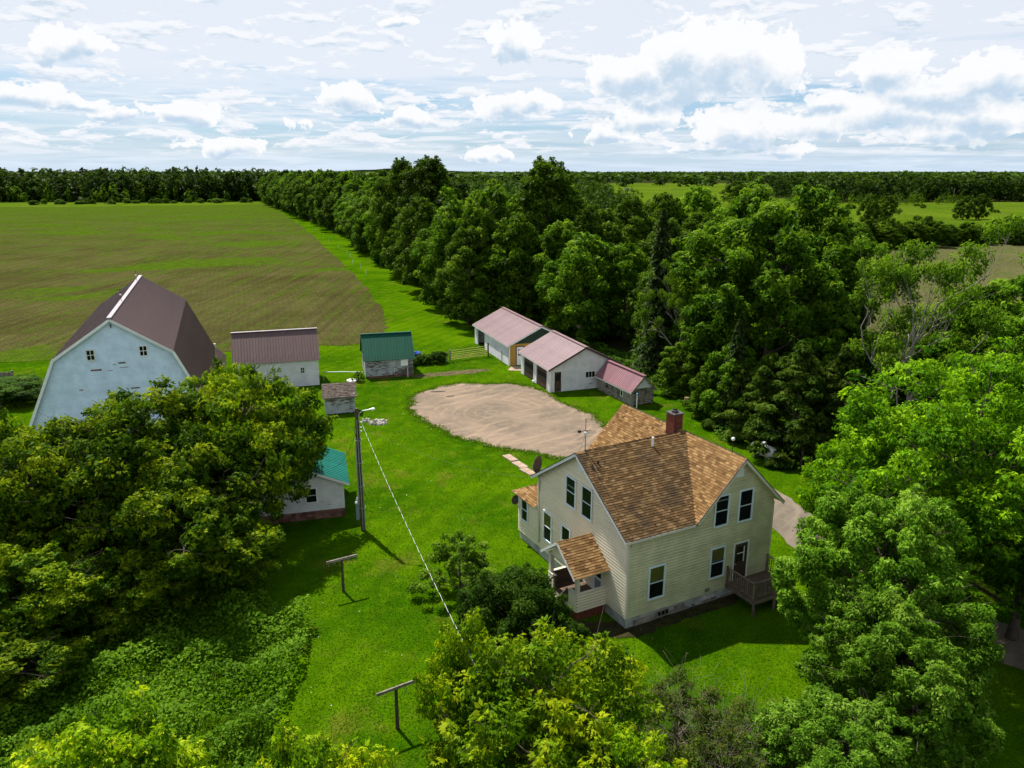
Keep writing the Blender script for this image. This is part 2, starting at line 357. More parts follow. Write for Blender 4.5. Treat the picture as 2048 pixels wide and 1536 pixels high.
# ------------------------------------------------------------------ building parts
def extents(poly, v):
    """min and max u where a convex (u,v) polygon crosses height v"""
    xs = []
    for i in range(len(poly)):
        (u0, v0), (u1, v1) = poly[i], poly[(i + 1) % len(poly)]
        if abs(v1 - v0) < 1e-9:
            if abs(v0 - v) < 1e-6: xs += [u0, u1]
        elif min(v0, v1) - 1e-9 <= v <= max(v0, v1) + 1e-9:
            xs.append(u0 + (u1 - u0) * (v - v0) / (v1 - v0))
    return (min(xs), max(xs)) if xs else None
class Wall:
    """a vertical wall plane of a building: origin o, unit vector along a, outward normal n (local coordinates)"""
    def __init__(s, parent, o, a, n): s.p = parent; s.o = Vector(o); s.a = Vector(a).normalized(); s.n = Vector(n).normalized()
    def at(s, u, z, d=0.0): return s.o + s.a * u + Vector((0, 0, z)) + s.n * d
    def quadbox(s, mb, u0, u1, z0, z1, d0, d1):
        return mb.hexa([s.at(u0, z0, d0), s.at(u1, z0, d0), s.at(u1, z0, d1), s.at(u0, z0, d1), s.at(u0, z1, d0), s.at(u1, z1, d0), s.at(u1, z1, d1), s.at(u0, z1, d1)])
    def clad(s, poly, pitch, mat, t=.045, holes=(), name='siding_board'):
        z0 = min(p[1] for p in poly); z1 = max(p[1] for p in poly)
        k = max(1, round((z1 - z0) / pitch)); ph = (z1 - z0) / k
        for i in range(k):
            za, zb = z0 + i * ph, z0 + (i + 1) * ph
            ea, eb = extents(poly, za + 1e-4), extents(poly, zb - 1e-4)
            if not ea or not eb: continue
            spans = [(ea[0], ea[1], eb[0], eb[1])]
            for (h0, h1, g0, g1) in holes:
                if g0 < (za + zb) / 2 < g1:
                    ns = []
                    for (a0, a1, b0, b1) in spans:
                        if h0 > a0 + .05 and h1 < a1 - .05: ns += [(a0, h0, b0, h0), (h1, a1, h1, b1)]
                        elif h0 <= a0 + .05 and h1 < a1: ns.append((h1, a1, h1, b1))
                        elif h1 >= a1 - .05 and h0 > a0: ns.append((a0, h0, b0, h0))
                        elif h0 <= a0 and h1 >= a1: pass
                        else: ns.append((a0, a1, b0, b1))
                    spans = ns
            for (a0, a1, b0, b1) in spans:
                if a1 - a0 < .04: continue
                b1 = max(b1, b0 + .02)
                zc = za + (zb - za) * .70; f = .70     # the board's face; above it the shadow gap under the next lap
                c0, c1 = a0 + (b0 - a0) * f, a1 + (b1 - a1) * f
                mb = MB()
                mb.hexa([s.at(a0, za, 0), s.at(a1, za, 0), s.at(a1, za, t), s.at(a0, za, t), s.at(c0, zc, 0), s.at(c1, zc, 0), s.at(c1, zc, t * .8), s.at(c0, zc, t * .8)])
                mb.build(name, mat, s.p)
    def core(s, poly, mat, th=.12, name='wall'):
        return MB().prism([s.at(u, z, 0) for u, z in poly], -s.n * th).build(name, mat, s.p)
    def window(s, u0, u1, z0, z1, fm=None, fw=.10, rows=2, cols=1, curtain=0.0, blind=0.0, d=.05, bar=.035, name='window'):
        fm = fm or M['frame']
        mb = MB()
        s.quadbox(mb, u0, u0 + fw, z0, z1, d, d + .05); s.quadbox(mb, u1 - fw, u1, z0, z1, d, d + .05)
        s.quadbox(mb, u0 + fw, u1 - fw, z1 - fw, z1, d, d + .048); s.quadbox(mb, u0 + fw, u1 - fw, z0, z0 + fw, d, d + .056)
        for i in range(1, rows):
            zm = z0 + fw + (z1 - z0 - 2 * fw) * i / rows; s.quadbox(mb, u0 + fw, u1 - fw, zm - bar / 2, zm + bar / 2, d, d + .04)
        for i in range(1, cols):
            um = u0 + fw + (u1 - u0 - 2 * fw) * i / cols; s.quadbox(mb, um - bar / 2, um + bar / 2, z0 + fw, z1 - fw, d + .001, d + .038)
        w = mb.build(name, fm, s.p)
        a, b, lo, hi = u0 + fw, u1 - fw, z0 + fw, z1 - fw
        s.quadbox(MB(), a, b, lo, hi, d - .002, d + .002).build('room_shade_sheet', M['dark'], w)  # dark sheet behind the glass, painted as the room's shade
        if curtain: s.quadbox(MB(), a, b, hi - (hi - lo) * curtain, hi, d + .003, d + .008).build('curtain', M['curtain'], w)
        if blind: s.quadbox(MB(), a + .05, b - .05, hi - (hi - lo) * (blind + .05), hi - (hi - lo) * blind, d + .003, d + .008).build('blind', M['blind'], w)
        for i in range(rows):
            for j in range(cols):
                s.quadbox(MB(), a + (b - a) * j / cols, a + (b - a) * (j + 1) / cols, lo + (hi - lo) * i / rows, lo + (hi - lo) * (i + 1) / rows, d + .014, d + .018).build('pane', M['glass'], w)
        return w
def ribbed(parent, e0, along, length, up, mat, pw=.92, ribs=3, rh=.028, name='roof_panel'):
    """metal roofing: panels of pressed sheet laid side by side from e0 along the eave, each running up the slope"""
    a = Vector(along).normalized(); g = Vector(up); n = a.cross(g).normalized()
    if n.z < 0: n = -n
    k = max(1, round(length / pw)); w = length / k
    prof = [(0.0, 0.0)]
    for i in range(ribs):
        c = w * (i + .5) / ribs if i else w * .06
        c = w * (i + .15) / ribs
        prof += [(c - .03, 0), (c - .014, rh), (c + .014, rh), (c + .03, 0)]
    prof.append((w - .004, 0))
    prof = [(max(0, x), y) for x, y in prof]
    mb = MB()
    top = [a * x + n * (y + .012) for x, y in prof]
    loop = top + [a * (w - .004) - n * .012, a * 0 - n * .012]
    mb.prism(loop, g)
    me = mb.mesh(name, mat)
    for i in range(k):
        o = link(name, me, parent); o.location = Vector(e0) + a * (w * i)
def slab(parent, pts, th, mat, name='roof_deck'):
    p = [Vector(q) for q in pts]; n = (p[1] - p[0]).cross(p[2] - p[0]).normalized()
    if n.z < 0: n = -n
    return MB().prism(p, -n * th).build(name, mat, parent)
SH_LEFT = [300]
def shingles(parent, p0, e, g, poly, mat, rng, exposure=.145, tab=.30, singles=0):
    """courses of tabbed shingles on a slope; the first `singles` tabs are objects, the rest one part"""
    p0, e, g = Vector(p0), Vector(e).normalized(), Vector(g).normalized(); n = e.cross(g).normalized()
    if n.z < 0: n = -n
    v0 = min(p[1] for p in poly); v1 = max(p[1] for p in poly)
    rows = int((v1 - v0) / exposure)
    rest = MB(); tones = []
    for r in range(rows + 1):
        va = v0 + r * exposure; vb = min(va + exposure + .03, v1)
        ex = extents(poly, min(va + .02, v1 - .001))
        if not ex or vb - va < .02: continue
        ex2 = extents(poly, min(va + exposure * .9, v1 - .001)) or ex
        u = ex[0] - rng.random() * tab
        wob = rng.random() * .008
        while u < ex[1]:
            w = tab * rng.choice((.5, .8, 1, 1, 1.25)); a, b = max(u, ex[0]), min(u + w - .006, ex[1]); u += w
            if b - a < .02: continue
            a2, b2 = max(a, ex2[0]), min(b, ex2[1])
            if b2 < a2 + .01: a2 = b2 = (max(a, ex2[0]) + min(b, ex2[1])) / 2; a2 -= .005; b2 += .005
            h = .024 + rng.random() * .010
            dv = rng.uniform(-.006, .006)
            P = lambda uu, vv, hh: p0 + e * uu + g * vv + n * hh
            q = [P(a, va + dv, 0), P(b, va + dv, 0), P(b2, vb, 0), P(a2, vb, 0), P(a, va + dv, h), P(b, va + dv, h), P(b2, vb, .004), P(a2, vb, .004)]
            tn = min(1, max(0, rng.gauss(.45, .22)))
            if rng.random() < .12: tn = rng.uniform(.75, 1)
            if singles > 0:
                singles -= 1
                mb = MB().hexa(q); mb.tone = [tn] * 8; mb.build('shingle', mat, parent)
            else:
                rest.hexa(q); tones += [tn] * 8
    if rest.v:
        rest.tone = tones
        tag(rest.build('shingle_courses', mat, parent), kind='stuff')
def caps(parent, p, q, na, nb, mat, rng, w=.16, step=.16):
    """ridge cap shingles from p to q folded over the two slopes whose down directions are na, nb"""
    p, q = Vector(p), Vector(q); a = (q - p).normalized(); na, nb = Vector(na).normalized(), Vector(nb).normalized()
    L = (q - p).length; mb = MB(); tones = []
    for i in range(int(L / step)):
        s0, s1 = p + a * (i * step), p + a * ((i + 1) * step + .03)
        up0, up1 = Vector((0, 0, .022)), Vector((0, 0, .03))
        k = len(mb.v)
        mb.v += [tuple(x) for x in (s0 + na * w + up0, s0 + up0, s0 + nb * w + up0, s1 + na * w + up1, s1 + up1, s1 + nb * w + up1)]
        mb.f += [(k, k + 1, k + 4, k + 3), (k + 1, k + 2, k + 5, k + 4)]
        tones += [min(1, max(0, rng.gauss(.5, .25)))] * 6
    mb.tone = tones
    return tag(mb.build('ridge_cap', mat, parent), kind='stuff')

# ------------------------------------------------------------------ ground
def struct(name, me): return tag(link(name, me), kind='structure')
def sheet(name, pts, z, mat):
    me = bpy.data.meshes.new(name); me.from_pydata([(x, y, z) for x, y in pts], [], [tuple(range(len(pts)))]); me.materials.append(mat); me.update()
    return struct(name, me)
KG = .66
def cg(c): return tuple(q * KG for q in c)
def m_lawn(name, rows=False):
    m, t, b = new_mat(name)
    co = objco(t)
    a = noise(t, co, .09, 4, .6); f = noise(t, co, .9, 6, .65); g = noise(t, co, 9, 5, .7)
    c = mixc(t, mrange(t, a, .35, .65), (.024, .074, .0008), (.056, .122, .001))
    c = mixc(t, mth(t, 'MULTIPLY', mrange(t, f, .45, .75), .7), c, (.080, .142, .002))
    c = mixc(t, mth(t, 'MULTIPLY', mrange(t, noise(t, objco(t, loc=(40, 3, 0)), .22, 6, .7), .54, .70), .75), c, (.098, .108, .010))
    mow = t.nodes.new('ShaderNodeTexWave'); t.links.new(objco(t, (1, 1, 1), rad(24)), mow.inputs[0]); mow.inputs['Scale'].default_value = .18; mow.inputs['Distortion'].default_value = 3.5; mow.inputs['Detail Scale'].default_value = .4
    c = mixc(t, 1.0, c, mrange(t, mow.outputs['Fac'], 0, 1, .91, 1.06, False), 'MULTIPLY')
    c = mixc(t, 1.0, c, mrange(t, g, .25, .75, .55, 1.4), 'MULTIPLY')
    t.links.new(c, b.inputs['Base Color']); b.inputs['Roughness'].default_value = .9; b.inputs['Specular IOR Level'].default_value = 0
    bump(t, b, g, .9, .08)
    return m
def m_field():
    m, t, b = new_mat('tilled_field_soil')
    co = objco(t)
    w = t.nodes.new('ShaderNodeTexWave'); w.bands_direction = 'X'
    ben = t.nodes.new('ShaderNodeMapping'); ben.inputs['Rotation'].default_value = (0, 0, rad(-19))
    tc = t.nodes.new('ShaderNodeTexCoord')
    # rows follow the lie of the land: bend them with a broad noise
    bend = t.nodes.new('ShaderNodeTexNoise'); bend.inputs['Scale'].default_value = .012; bend.inputs['Detail'].default_value = 1
    t.links.new(tc.outputs['Object'], bend.inputs['Vector'])
    bv = vmth(t, 'SCALE', vmth(t, 'SUBTRACT', bend.outputs['Color'], (.5, .5, .5))); bv.node.inputs['Scale'].default_value = 5
    t.links.new(vmth(t, 'ADD', tc.outputs['Object'], bv), ben.inputs[0])
    t.links.new(ben.outputs[0], w.inputs[0]); w.inputs['Scale'].default_value = .33; w.inputs['Distortion'].default_value = .35; w.inputs['Detail'].default_value = 3; w.inputs['Detail Scale'].default_value = 2
    a = noise(t, co, .05, 5, .6); f = noise(t, co, .5, 6, .65); g = noise(t, co, 4, 6, .7)
    soil = mixc(t, mrange(t, a, .3, .7), (.044, .039, .013), (.066, .059, .021))
    soil = mixc(t, mth(t, 'MULTIPLY', mrange(t, f, .5, .75), .5), soil, (.095, .080, .030))
    soil = mixc(t, 1.0, soil, mrange(t, w.outputs['Fac'], 0, 1, .95, 1.04, False), 'MULTIPLY')
    sk = noise(t, objco(t, (1, .035, 1), rad(-19)), .8, 5, .65)
    soil = mixc(t, 1.0, soil, mrange(t, sk, .3, .7, .82, 1.2), 'MULTIPLY')
    # sprouting weeds: speckles everywhere, sheets of them in damp hollows and toward the far end
    sx = t.nodes.new('ShaderNodeSeparateXYZ'); t.links.new(tc.outputs['Object'], sx.inputs[0])
    far = mrange(t, sx.outputs[1], 130, 520, -.03, .17, False)
    hol = noise(t, objco(t, (.5, .75, 1), loc=(13, 5, 0)), .027, 4, .55, .5)
    hl = mrange(t, hol, .54, .62)
    sp = mth(t, 'ADD', mth(t, 'ADD', noise(t, co, 1.1, 8, .8), far), mth(t, 'MULTIPLY', hl, .17))
    st = noise(t, objco(t, (1, .10, 1), rad(-19)), .55, 4, .6)
    sp = mth(t, 'ADD', sp, mth(t, 'MULTIPLY', mth(t, 'SUBTRACT', st, .5), .55))
    gr = mrange(t, sp, .47, .64)
    c = mixc(t, mth(t, 'MULTIPLY', gr, .85), soil, mixc(t, mrange(t, f, .3, .7), (.030, .068, .002), (.055, .098, .004)))
    c = mixc(t, 1.0, c, mrange(t, g, .28, .72, .5, 1.5), 'MULTIPLY')
    t.links.new(c, b.inputs['Base Color']); b.inputs['Roughness'].default_value = .95; b.inputs['Specular IOR Level'].default_value = 0
    h = mth(t, 'ADD', mth(t, 'MULTIPLY', w.outputs['Fac'], .04), g)
    bump(t, b, h, .9, .14)
    return m
def m_meadow(name, c1, c2, c3, stretch=(1, 1, 1)):
    m, t, b = new_mat(name)
    co = objco(t, stretch)
    a = noise(t, co, .02, 5, .6); f = noise(t, co, .13, 6, .65); g = noise(t, co, 1.2, 6, .7)
    c1, c2, c3 = cg(c1), cg(c2), cg(c3)
    c = mixc(t, mrange(t, a, .35, .65), c1, c2)
    c = mixc(t, mth(t, 'MULTIPLY', mrange(t, f, .45, .7), .7), c, c3)
    c = mixc(t, 1.0, c, mrange(t, g, .25, .75, .6, 1.4), 'MULTIPLY')
    t.links.new(c, b.inputs['Base Color']); b.inputs['Roughness'].default_value = .95; b.inputs['Specular IOR Level'].default_value = 0
    bump(t, b, g, 1, .5)
    return m
def m_gravel(name, c1, c2, c3):
    m, t, b = new_mat(name)
    co = objco(t)
    a = noise(t, co, .25, 5, .6); f = noise(t, co, 1.6, 7, .7); g = noise(t, co, 16, 4, .7)
    c = mixc(t, mrange(t, a, .38, .62), c1, c2)
    c = mixc(t, mth(t, 'MULTIPLY', mrange(t, f, .48, .7), .6), c, c3)
    for (cx, cy, s_) in ((-2, 70, .30), (9, 52, .24), (-14, 92, .20)):
        rg = t.nodes.new('ShaderNodeTexWave'); rg.wave_type = 'RINGS'; rg.rings_direction = 'Z'
        t.links.new(objco(t, (1, .85, 0), 0, (-cx, -cy * .85, 0)), rg.inputs[0]); rg.inputs['Scale'].default_value = s_; rg.inputs['Distortion'].default_value = 9; rg.inputs['Detail'].default_value = 4; rg.inputs['Detail Scale'].default_value = .35
        k = mth(t, 'MULTIPLY', mrange(t, rg.outputs['Fac'], .72, .98), mrange(t, noise(t, objco(t, loc=(cx, cy, 3)), .16, 3, .5), .42, .62))
        c = mixc(t, mth(t, 'MULTIPLY', k, .34), c, sc(c3, 1.2))
    c = mixc(t, 1.0, c, mrange(t, g, .25, .75, .7, 1.3), 'MULTIPLY')
    t.links.new(c, b.inputs['Base Color']); b.inputs['Roughness'].default_value = .95; b.inputs['Specular IOR Level'].default_value = .1
    bump(t, b, mth(t, 'ADD', g, f), .7, .05)
    return m
MG_lawn = m_lawn('mown_lawn')
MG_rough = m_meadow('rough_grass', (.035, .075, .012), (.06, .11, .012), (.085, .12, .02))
MG_meadow = m_meadow('weedy_meadow', (.07, .135, .006), (.105, .175, .008), (.15, .165, .03), (1, .35, 1))
MG_brown = m_meadow('dry_tilled_field', (.115, .115, .045), (.145, .14, .055), (.095, .125, .025), (1, .6, 1))
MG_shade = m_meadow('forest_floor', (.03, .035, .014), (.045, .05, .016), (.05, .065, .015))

def smooth_loop(pts, k=8, jit=0.0, seed=1):
    rng = random.Random(seed); out = []; n = len(pts)
    for i in range(n):
        p0, p1, p2, p3 = (Vector(pts[(i + j - 1) % n]) for j in range(4))
        for s_ in range(k):
            u = s_ / k
            q = .5 * ((2 * p1) + (-p0 + p2) * u + (2 * p0 - 5 * p1 + 4 * p2 - p3) * u * u + (-p0 + 3 * p1 - 3 * p2 + p3) * u ** 3)
            out.append((q.x + rng.gauss(0, jit), q.y + rng.gauss(0, jit)))
    return out
R_ = 12000
sheet('ground', [(-R_, -600), (R_, -600), (R_, R_ * 1.6), (-R_, R_ * 1.6)], -.06, MG_rough)
sheet('lawn', [(-75, 8), (70, 8), (64, 40), (30, 62), (21, 90), (10, 112), (-3, 128), (-12, 150), (-30, 200), (-52, 261), (-136, 466), (-194, 606), (-215, 604), (-150, 430), (-60, 200), (-40, 130), (-75, 130)], -.02, MG_lawn)
FIELD = smooth_loop([(-120, 66), (-80, 86), (-60.9, 90.5), (-37.6, 95.6), (-25.8, 99.3), (-20.7, 100.2), (-18.6, 106), (-20, 118), (-27, 145), (-38.5, 180), (-62, 250), (-91.7, 335), (-130, 438), (-168, 540), (-230, 528), (-300, 505), (-420, 500), (-430, 300), (-250, 120)], 14, .22, 3)
sheet('tilled_field', FIELD, .012, m_field())
sheet('meadow_strip', [(-500, 490), (-150, 515), (-120, 470), (-196, 612), (-360, 640), (-520, 560)], .004, MG_meadow)
sheet('meadow', [(48, 250), (150, 222), (330, 240), (700, 420), (900, 900), (700, 1500), (60, 1500), (70, 600), (30, 330)], .01, MG_meadow)
sheet('brown_field', smooth_loop([(52, 96), (64, 78), (120, 90), (240, 180), (210, 238), (110, 246), (60, 244), (40, 150)], 10, .3, 5), .018, MG_brown)
GR = [(-10.3, 71.9), (-9.9, 76.2), (-6.8, 80.0), (-1.4, 80.6), (1.9, 79.0), (6.3, 71.8), (8.8, 65.7), (10.5, 60), (9.5, 54.5), (6.2, 55.8), (3.1, 58.6), (-1.0, 60.2), (-5.4, 63.5), (-8.2, 67.6)]
YARD = smooth_loop(GR, 16, .05, 11)
YARD = [(x + .35 * math.sin(i * .31) * math.sin(i * .083 + 1) + .16 * math.sin(i * .9), y + .35 * math.sin(i * .27 + 2) * math.sin(i * .11) + .16 * math.cos(i * 1.1)) for i, (x, y) in enumerate(YARD)]
sheet('gravel_yard', YARD, .004, m_gravel('pink_tan_gravel', (.145, .113, .085), (.205, .152, .112), (.275, .195, .125)))
DRIVE = smooth_loop([(9.5, 58.5), (13, 61), (17, 58), (19.8, 50), (21, 43.5), (23, 37.5), (27, 33), (34, 29), (33, 26), (25, 29.8), (20.5, 34.5), (18, 40), (16.4, 48), (13.2, 55)], 10, .08, 12)
sheet('driveway', DRIVE, .008, m_gravel('grey_tan_gravel', (.13, .107, .08), (.175, .142, .107), (.2, .16, .12)))
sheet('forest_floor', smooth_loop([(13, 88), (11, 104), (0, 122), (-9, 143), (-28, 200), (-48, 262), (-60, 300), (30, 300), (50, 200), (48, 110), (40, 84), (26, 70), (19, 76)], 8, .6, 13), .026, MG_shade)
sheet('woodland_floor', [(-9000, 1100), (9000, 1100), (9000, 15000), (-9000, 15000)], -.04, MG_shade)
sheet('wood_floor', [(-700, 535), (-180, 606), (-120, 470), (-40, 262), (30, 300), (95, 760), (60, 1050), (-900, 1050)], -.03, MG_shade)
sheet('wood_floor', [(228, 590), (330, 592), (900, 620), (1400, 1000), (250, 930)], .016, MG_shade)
sheet('dirt_strip', smooth_loop([(6.0, 33.2), (9, 34.8), (12.3, 36.6), (11.5, 38), (6.0, 35), (4.2, 34.6), (3.0, 34.6), (3.6, 33.6)], 8, .07, 14), .006, m_meadow('dry_dirt', (.055, .045, .022), (.075, .06, .03), (.05, .06, .014)))
sheet('worn_path', smooth_loop([(-6.5, 84.2), (-3.0, 86.0), (-2.9, 87.0), (-5, 86.6), (-9, 85.3), (-11.2, 84.2), (-11, 83.2), (-8, 83.6)], 8, .15, 15), -.012, m_meadow('trodden_dirt', (.14, .12, .05), (.19, .15, .08), (.09, .15, .015)))
sheet('concrete_apron', [(-.5, 86.2), (1.0, 86.0), (3.2, 86.6), (3.6, 88.4), (-.1, 88.1)], .012, M['slab'])

# ------------------------------------------------------------------ farmhouse
def house():
    rng = random.Random(21)
    H = empty('farmhouse', (5.77, 33.96, 0), 62.3, 'cream two-storey farmhouse with tan shingle roof and brick chimney', 'house')
    EZ, RZ = 5.25, 8.12; m1 = (RZ - EZ) / 4.5; xr = 7.05; m2 = .985
    Z0 = .58
    z1 = lambda y: EZ + m1 * y
    z2 = lambda x: RZ - m2 * (xr - x)
    xv = xr - (RZ - z1(-.28)) / m2        # valley foot
    # foundation
    MB().box(.02, 9.68, .02, 8.98, -.1, Z0).build('foundation', M['concrete'], H)
    MB().box(4.4, 9.66, 8.98, 10.2, -.1, Z0).build('foundation', M['concrete'], H)
    MB().box(.06, 3.2, 8.98, 11.48, -.1, Z0 - .02).build('foundation', M['concrete'], H)
    for i in range(26):
        x = rng.uniform(.3, 7.2); w = rng.uniform(.2, .7); h = rng.uniform(.12, .42) if x < 3.5 else rng.uniform(.05, .2)
        MB().box(x, x + w, -.012 - rng.random() * .02, .015, -.1, h).build('stained_render_patch', M['concrete_dirty'], H)
    # walls
    R = Wall(H, (0, 0, 0), (1, 0, 0), (0, -1, 0))
    L = Wall(H, (0, 0, 0), (0, 1, 0), (-1, 0, 0))
    zt = z1(0) - .05
    rpoly_low = [(0, Z0), (9.7, Z0), (9.7, 5.1), (0, 5.1)]
    R.core(rpoly_low, M['siding_shade'], .15, 'wall')
    R.core([(4.1, 5.1), (9.7, 5.1), (9.7, z2(2 * xr - 9.7) - .1), (xr, RZ - .12)], M['siding_shade'], .15, 'gable_wall')
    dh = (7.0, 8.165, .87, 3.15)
    R.clad(rpoly_low, .165, M['siding_shade'], holes=(dh,))
    R.clad([(4.25, 5.1), (9.7, 5.1), (9.68, z2(2 * xr - 9.7) - .12), (xr + .02, RZ - .16), (xr - .02, RZ - .16)], .165, M['siding_shade'])
    lpoly_low = [(0, Z0), (9.0, Z0), (9.0, 5.1), (0, 5.1)]
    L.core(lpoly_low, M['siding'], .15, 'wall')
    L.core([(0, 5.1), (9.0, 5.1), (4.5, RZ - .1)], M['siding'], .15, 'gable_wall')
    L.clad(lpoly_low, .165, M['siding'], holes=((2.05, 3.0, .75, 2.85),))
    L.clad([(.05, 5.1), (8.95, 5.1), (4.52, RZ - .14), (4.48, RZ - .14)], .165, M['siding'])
    # rear walls, plain
    Wall(H, (9.7, 0, 0), (0, 1, 0), (1, 0, 0)).core([(0, Z0), (10.2, Z0), (10.2, 5.0), (0, 5.0)], M['siding_shade'], .15)
    Wall(H, (4.4, 10.2, 0), (1, 0, 0), (0, 1, 0)).core([(0, Z0), (5.3, Z0), (5.3, 5.05), (2.65, RZ - .12), (0, 5.05)], M['siding'], .15)
    Wall(H, (4.4, 9, 0), (0, 1, 0), (-1, 0, 0)).core([(0, Z0), (1.2, Z0), (1.2, 5.1), (0, 5.1)], M['siding'], .15)
    Wall(H, (0, 9, 0), (1, 0, 0), (0, 1, 0)).core([(0, Z0), (4.4, Z0), (4.4, 5.1), (0, 5.1)], M['siding'], .15)
    # corner posts
    MB().box(-.055, .07, -.055, .07, Z0, 5.12).build('corner_trim', M['cream_trim'], H)
    MB().box(9.64, 9.75, -.055, .06, Z0, 5.05).build('corner_trim', M['cream_trim'], H)
    MB().box(-.055, .06, 8.94, 9.03, Z0, 5.1).build('corner_trim', M['cream_trim'], H)
    # roof decks
    e = .28
    S3 = lambda x, y, z: (x, y, z)
    slab(H, [(-.35, -e, z1(-e)), (xv, -e, z1(-e)), (xr, 4.5, RZ), (-.35, 4.5, RZ)], .11, M['shingle_stain_shade'])
    slab(H, [(-.35, 4.5, RZ), (xr, 4.5, RZ), (xv, 9 + e, z1(-e)), (-.35, 9 + e, z1(-e))], .11, M['blacktrim'])
    slab(H, [(xv, -.36, z2(xv)), (xr, -.36, RZ), (xr, 4.5, RZ), (xv, -e, z2(xv))], .105, M['shingle_stain_shade'])
    slab(H, [(xr, 4.5, RZ), (xr, 10.5, RZ), (4.0, 10.5, z2(4.0)), (xv, 9 + e, z2(xv))], .105, M['shingle_stain_shade'])
    slab(H, [(xr, -.36, RZ), (10.12, -.36, z2(2 * xr - 10.12)), (10.12, 10.5, z2(2 * xr - 10.12)), (xr, 10.5, RZ)], .105, M['cream_trim'])
    # shingle courses
    s1 = math.hypot(1, m1); k1 = s1
    gy = (0, 1, m1); ynear = lambda y: (y + e) * k1
    shingles(H, (0, -e, z1(-e) + .002), (1, 0, 0), gy, [(-.37, 0), (xv, 0), (xr, ynear(4.5)), (-.37, ynear(4.5))], M['shingle_stain_shade'], rng, singles=200)
    k2 = math.hypot(1, m2); gx = (1, 0, m2); xg = lambda x: (x - xv) * k2
    shingles(H, (xv, 0, z2(xv) + .002), (0, 1, 0), gx, [(-.38, 0), (-e, 0), (4.5, xg(xr)), (-.38, xg(xr))], M['shingle'], rng)
    shingles(H, (xv, 0, z2(xv) + .002), (0, 1, 0), gx, [(9 + e, 0), (10.52, 0), (10.52, xg(xr)), (4.5, xg(xr))], M['shingle'], rng)
    shingles(H, (0, 9 + e, z1(-e) + .002), (1, 0, 0), (0, -1, m1), [(-.37, 0), (xv, 0), (xr, ynear(4.5)), (-.37, ynear(4.5))], M['shingle'], rng, .2, .5)
    shingles(H, (10.12, 0, z2(2 * xr - 10.12) + .002), (0, 1, 0), (-1, 0, m2), [(-.38, 0), (10.52, 0), (10.52, 3.07 * k2), (-.38, 3.07 * k2)], M['shingle'], rng, .2, .5)
    caps(H, (-.37, 4.5, RZ), (xr, 4.5, RZ), (0, -1, -m1), (0, 1, -m1), M['shingle'], rng)
    caps(H, (xr, -.38, RZ), (xr, 10.52, RZ), (-1, 0, -m2), (1, 0, -m2), M['shingle'], rng)
    MB().beam((xv, -e - .02, z1(-e) + .012), (xr, 4.5, RZ + .012), .13, .03).build('valley_flashing', M['shingle_stain_shade'], H)
    # rake boards and eave gutters
    def rake(p, q, m=M['trim'], w=.03, h=.17): MB().beam(p, q, w, h).build('rake_board', m, H)
    rake((-.36, -e, z1(-e) - .10), (-.36, 4.5, RZ - .10)); rake((-.36, 9 + e, z1(-e) - .10), (-.36, 4.5, RZ - .10))
    rake((xv + .1, -.375, z2(xv + .1) - .10), (xr, -.375, RZ - .10), M['cream_trim']); rake((10.12, -.375, z2(2 * xr - 10.12) - .10), (xr, -.375, RZ - .10), M['cream_trim'])
    for a, b in (((-.375, -e, z1(-e)), (-.375, 4.5, RZ)), ((-.375, 9 + e, z1(-e)), (-.375, 4.5, RZ)), ((xv, -.39, z2(xv)), (xr, -.39, RZ)), ((10.12, -.39, z2(2 * xr - 10.12)), (xr, -.39, RZ))):
        MB().beam((a[0], a[1], a[2] + .0), (b[0], b[1], b[2] + .0), .03, .04).build('drip_edge', M['blacktrim'], H)
    MB().beam((-.36, -e - .03, z1(-e) - .08), (xv, -e - .03, z1(-e) - .08), .03, .13).build('fascia', M['cream_trim'], H)
    MB().box(-.3, xv, -e, .0, 5.02, 5.04).build('soffit', M['cream_trim'], H)
    # windows, right wall
    R.window(1.26, 2.35, 1.27, 3.2, curtain=.48, blind=0)
    R.window(5.33, 6.4, 1.38, 3.24, curtain=.42, blind=.40)
    R.window(5.38, 6.4, 4.40, 6.24, blind=.12)
    R.window(7.05, 8.1, 4.32, 6.24)
    R.window(1.95, 2.75, .12, .48, M['greywood'], .05, rows=1, cols=3, d=.05, name='cellar_window')
    # windows, left wall
    L.window(4.8, 5.86, 4.58, 6.40, blind=.28); L.window(3.2, 4.26, 4.56, 6.40)
    L.window(7.3, 8.3, 1.35, 3.24, curtain=.5); L.window(5.25, 6.25, 1.35, 3.24)
    # gable louvres
    for w, u, z in ((R, xr - .28, 7.0), (L, 4.2, 7.05)):
        mb = MB(); w.quadbox(mb, u, u + .5, z, z + .45, .03, .05); o = mb.build('gable_vent', M['trim'], H)
        for i in range(6): w.quadbox(MB(), u + .05, u + .45, z + .05 + i * .065, z + .085 + i * .065, .05, .065).build('louvre', M['trim'], o)
    # front door
    d = MB(); R.quadbox(d, 7.02, 7.11, .87, 3.13, .0, .05); R.quadbox(d, 8.04, 8.13, .87, 3.13, .0, .05); R.quadbox(d, 7.11, 8.04, 3.03, 3.13, .0, .048)
    dd = d.build('door_frame', M['trim'], H)
    R.quadbox(MB(), 7.11, 8.04, .89, 3.03, .004, .03).build('door', M['browndoor'], dd)
    R.quadbox(MB(), 7.26, 7.88, 1.95, 2.85, .032, .036).build('pane', M['glass'], dd)
    R.quadbox(MB(), 7.75, 7.83, 1.9, 2.8, .037, .043).build('door_sign', M['whiteplastic'], dd)
    R.quadbox(MB(), 7.3, 7.75, 2.42, 2.47, .037, .042).build('door_bar', M['whiteplastic'], dd)
    MB().tube([R.at(7.2, 1.85, .03), R.at(7.2, 1.85, .09)], .035).build('door_knob', M['steel'], dd)
